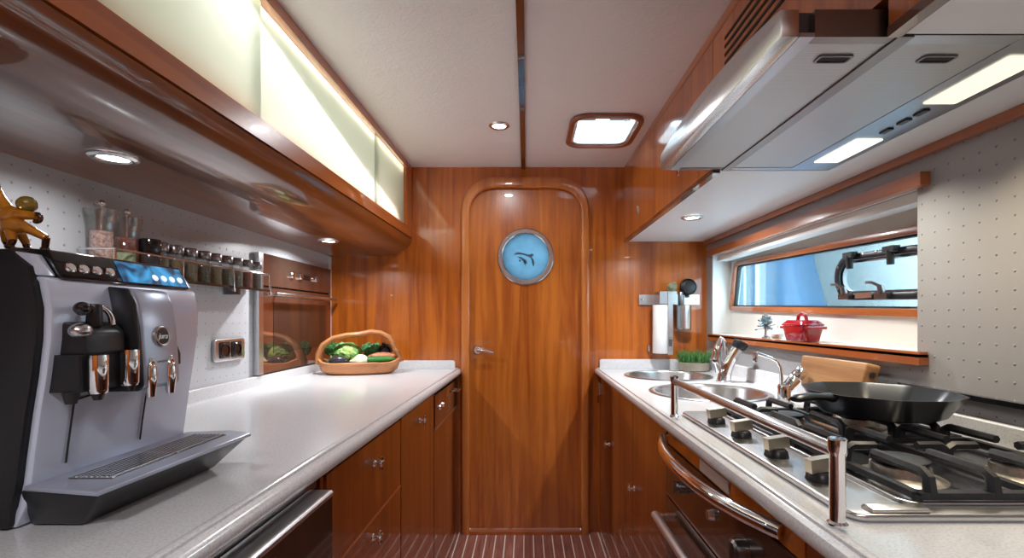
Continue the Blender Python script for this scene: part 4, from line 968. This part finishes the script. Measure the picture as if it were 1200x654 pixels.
# curved bar
cv = [(.412, 1.372, .843)]
for yy in (1.345, 1.335, 1.31, 1.25, 1.18, 1.10, 1.02, .94, .87, .81, .77, .745): 
    u = (yy-1.06)/.315; cv.append((.335+.065*abs(u)**2.4, yy, .843))
MB().tube(cv[1:], .0135, 18, b=.002).build('curved_bar', M_CHROME, ov)
nb = thing('undercounter_drawer', (.7, .45, 0), 'wooden unit with a dark steel drawer at the near right', 'drawer unit')
MB().box(.4205, RX-.002, .05, .680, .001, .858).build('carcass', W_BASE, nb)
MB().box(FXR+.0, FXR+.02, .62, .682, .02, .860, .002).build('side_stile', W_BASE, nb)
dd = frontr(nb, 'drawer_front', .06, .615, .60, .835, M_STEELD); frontr(nb, 'lower_front', .06, .615, .02, .595, W_BASE)
MB().box(FXR-.012, FXR-.0005, .12, .56, .80, .815, .003).build('grip', M_STEEL, dd)

# ------------------------------------------------------------------ right overhead cabinets + soffit
UX = .535
rc = thing('overhead_cabinet', (.76, 1.4, 1.6), 'overhead wood cabinets with louvred panel and white underside on the right', 'cabinet')
YH0, YH1 = .712, 1.362
MB().box(UX+.02, RX-.002, -.9, YH0-.004, 1.602, 2.004).box(UX+.02, RX-.002, YH1+.003, YB-.002, 1.602, 2.004).box(UX+.02, RX-.002, YH0-.004, YH1+.003, 1.70, 2.004).build('carcass', M_GAP, rc)
MB().box(UX+.004, RX-.017, YH1+.003, YB-.002, 1.5985, 1.6015).box(UX+.004, RX-.017, -.9, YH0-.004, 1.5985, 1.6015).box(.862, RX-.017, YH0-.003, YH1+.0025, 1.5985, 1.6015).build('underside', M_SOFFIT, rc)
MB().box(UX, UX+.02, -.9, YB-.002, 1.976, 2.005, .002).build('top_rail', W_Y, rc)
MB().box(UX-.002, UX+.018, YH1+.003, YB-.002, 1.592, 1.6065, .002).box(UX-.002, UX+.018, -.9, YH0-.006, 1.592, 1.6065, .002).build('bottom_edge', W_DARK, rc)
def updoor(y0, y1, ky, kz):
    d = MB().box(UX, UX+.0195, y0, y1, 1.608, 1.974, .002).build('cabinet_door', W_Z, rc)
    if ky:
        MB().prism(rrect(.024, .046, .012, 5, ky, kz), 'x', UX-.004, UX-.0003, .001).build('lock_escutcheon', M_CHROME, d)
        MB().lathe([(0, .003), (.004, .003), (.005, 0)], (UX-.003, ky, kz+.004), 12, (-1, 0, 0)).build('key_slot', M_STEELD, d)
updoor(1.988, 2.40, 2.30, 1.695); updoor(1.375, 1.984, 1.68, 1.70); updoor(2.404, 2.62, 0, 0)
MB().box(UX, UX+.0195, .40, .706, 1.608, 1.654, .002).build('lower_panel', W_Z, rc)
lv = MB().box(UX, UX+.0195, .40, 1.371, 1.656, 1.974, .002).build('louvre_panel', W_Z, rc)
for i in range(5):
    zc = 1.930-.0225*i
    MB().box(UX-.0022, UX+.004, .62, 1.287, zc-.004, zc+.004, .0015).build('vent_slot', M_GAP, lv)
updoor(-.5, .397, 0, 0)

# range hood
hd = thing('range_hood', (.6, 1.03, 1.6), 'stainless steel slide-out cooker hood above the hob', 'cooker hood')
xo = .381
M_HSIDE = pm('grey_hood_side', (.075, .075, .08), .4, .3)
MB().box(.566, .860, YH0, YH1-.002, 1.604, 1.697, .002).build('housing', M_HSIDE, hd)
MB().box(.415, .5655, YH0+.02, YH1-.02, 1.606, 1.645, .002).build('slide_out_visor', M_HSIDE, hd)
fs = []
for i in range(25):
    y = YH0+.004+(YH1-YH0-.006)*i/24; u = (y-1.037)/.322; fs.append((y, 1.640+.027*(1-u*u)))
poly = [(YH0+.004, 1.5985)] + fs + [(YH1-.002, 1.5985)]
poly = [(YH0+.004, 1.5985), (YH1-.002, 1.5985)] + fs[::-1]
MB().prism(poly, 'x', xo, xo+.028, .0015, 2, 60).build('front_fascia', M_STEEL, hd)
M_HOODU = pm('hood_underside_steel', (.40, .43, .48), .3, 1)
MB().box(xo+.0285, .432, YH0+.004, YH1-.002, 1.5985, 1.605, .001).build('front_lip', M_HOODU, hd)
for yy in (YH0+.004, YH1-.020): MB().box(.4325, .5655, yy, yy+.018, 1.5985, 1.640 if yy < 1 else 1.612, .002).build('side_rail', M_STEELD, hd)
MB().box(.555, .578, YH0, YH1-.002, 1.596, 1.6035, .001).build('centre_bar', M_STEELD, hd)
def mesh_filter_mat():
    m, nt, b = new_mat('hood_filter_mesh')
    b.inputs['Metallic'].default_value = .6; b.inputs['Roughness'].default_value = .4
    g = nt.nodes.new('ShaderNodeNewGeometry'); v = nt.nodes.new('ShaderNodeTexVoronoi'); v.inputs['Scale'].default_value = 260; v.inputs['Randomness'].default_value = 0
    nt.links.new(g.outputs['Position'], v.inputs['Vector'])
    r = nt.nodes.new('ShaderNodeValToRGB'); r.color_ramp.elements[0].position = .2; r.color_ramp.elements[1].position = .5
    r.color_ramp.elements[0].color = (.32, .33, .34, 1); r.color_ramp.elements[1].color = (.52, .53, .545, 1)
    nt.links.new(v.outputs['Distance'], r.inputs['Fac']); nt.links.new(r.outputs['Color'], b.inputs['Base Color'])
    return m
M_FILT = mesh_filter_mat()
for (a, b_) in ((.433, .5545), (.5785, .745)):
    f = MB().box(a, b_, YH0+.024, YH1-.022, 1.5995, 1.6045, .002).build('grease_filter', M_FILT, hd)
    xm = (a+b_)/2+.005
    MB().ring(rrect(.056, .024, .006, 4, xm, YH0+.065), rrect(.048, .016, .004, 4, xm, YH0+.065), 'z', 1.5965, 1.5995, .001).build('filter_catch', M_STEELD, f)
    MB().box(xm-.023, xm+.023, YH0+.058, YH0+.072, 1.5985, 1.5993).build('catch_recess', M_GAP, f)
MB().box(.746, .860, YH0, YH1-.002, 1.5985, 1.6035, .001).build('lamp_panel', M_HOODU, hd)
MB().box(.5785, .745, YH1-.0215, YH1-.002, 1.5985, 1.6035, .001).build('end_strip', M_HOODU, hd)
MB().box(.5785, .745, YH0, YH0+.0235, 1.5985, 1.6035, .001).build('end_strip', M_HOODU, hd)
for (y0, y1, mt, pw, cl) in ((1.122, 1.290, M_LENSC, 1.6, (1, .94, .80)), (.765, .937, M_LENSW, 1.4, (1, .84, .58))):
    MB().prism(rrect(.066, y1-y0, .006, 4, .807, (y0+y1)/2), 'z', 1.5962, 1.5984, .001).build('lamp_lens', mt, hd)
    area(hd, (.807, (y0+y1)/2, 1.594), .06, pw, cl, (0, 0, 0), 'RECTANGLE', .16, 125, 'hood_lamp')
for yy in (.975, 1.02, 1.07): MB().box(.80, .812, yy-.014, yy+.014, 1.5945, 1.5984, .001).build('switch', M_BLACK, hd)

# ------------------------------------------------------------------ outside: neighbouring boats beyond the window
nh = MB().prism([(5.2, -.6), (15, -.6), (15.2, 1.1), (15, 3.4), (5.95, 3.4), (5.75, 1.9), (5.45, 1.2)], 'x', 3.2, 3.5, .08, 3).build('neighbouring_boat', pm('blue_hull', (.001, .042, .115), .4))
tag(nh, 'blue hull of the next boat seen through the side window', 'boat')
pw_ = MB().box(3.0, 3.08, 6.15, 6.27, -.6, 3.2, .02).build('mooring_post', pm('pale_post', (.26, .28, .28), .5))
tag(pw_, 'pale upright post outside the side window', 'post')
w2 = MB().box(3.1, 3.16, 6.75, 6.82, -.6, 3.2, .02).build('mooring_post', pw_.data.materials[0])
tag(w2, 'thin pale post outside nearer the far end of the window', 'post')
struct(MB().box(1.2, 30, -15, 30, -.9, -.6).build('water', pm('bright_bounce_water', (.75, .84, .88), .3, bump=.3, vscale=3)))  # unseen from inside; colour lifted to bounce daylight up to the soffit
struct(MB().box(4.4, 4.6, 1.0, 16, -.6, 3.6, .05).build('sky_backdrop', pm('pale_sky_backdrop', (.46, .45, .42), .7, var=.12, vscale=2)))  # added backdrop standing in for pale sky, keeps the window view from blowing out

# ------------------------------------------------------------------ world, camera
wd = bpy.data.worlds.new('World'); bpy.context.scene.world = wd; wd.use_nodes = True
nt = wd.node_tree; bg = nt.nodes['Background']; bg.inputs['Color'].default_value = (.72, .90, 1, 1); bg.inputs['Strength'].default_value = 6.5
cam = bpy.data.cameras.new('camera'); co = bpy.data.objects.new('camera', cam); COL.objects.link(co)
co.location = (0, 0, 1.177); co.rotation_euler = (R(90), 0, 0)
cam.sensor_width = 36; cam.lens = 36*560/1200; cam.shift_x = (600-617)/1200; cam.shift_y = (373-327)/1200; cam.clip_start = .02
sc = bpy.context.scene; sc.camera = co
vs_ = sc.view_settings; vs_.view_transform = 'Standard'; vs_.look = 'None'; vs_.gamma = 1; vs_.use_curve_mapping = False; vs_.exposure = 0.4
cy = sc.cycles; cy.use_denoising = True; cy.max_bounces = 10; cy.transparent_max_bounces = 12; cy.diffuse_bounces = 5; cy.glossy_bounces = 5
cy.sample_clamp_indirect = 4; cy.caustics_reflective = False; cy.caustics_refractive = False
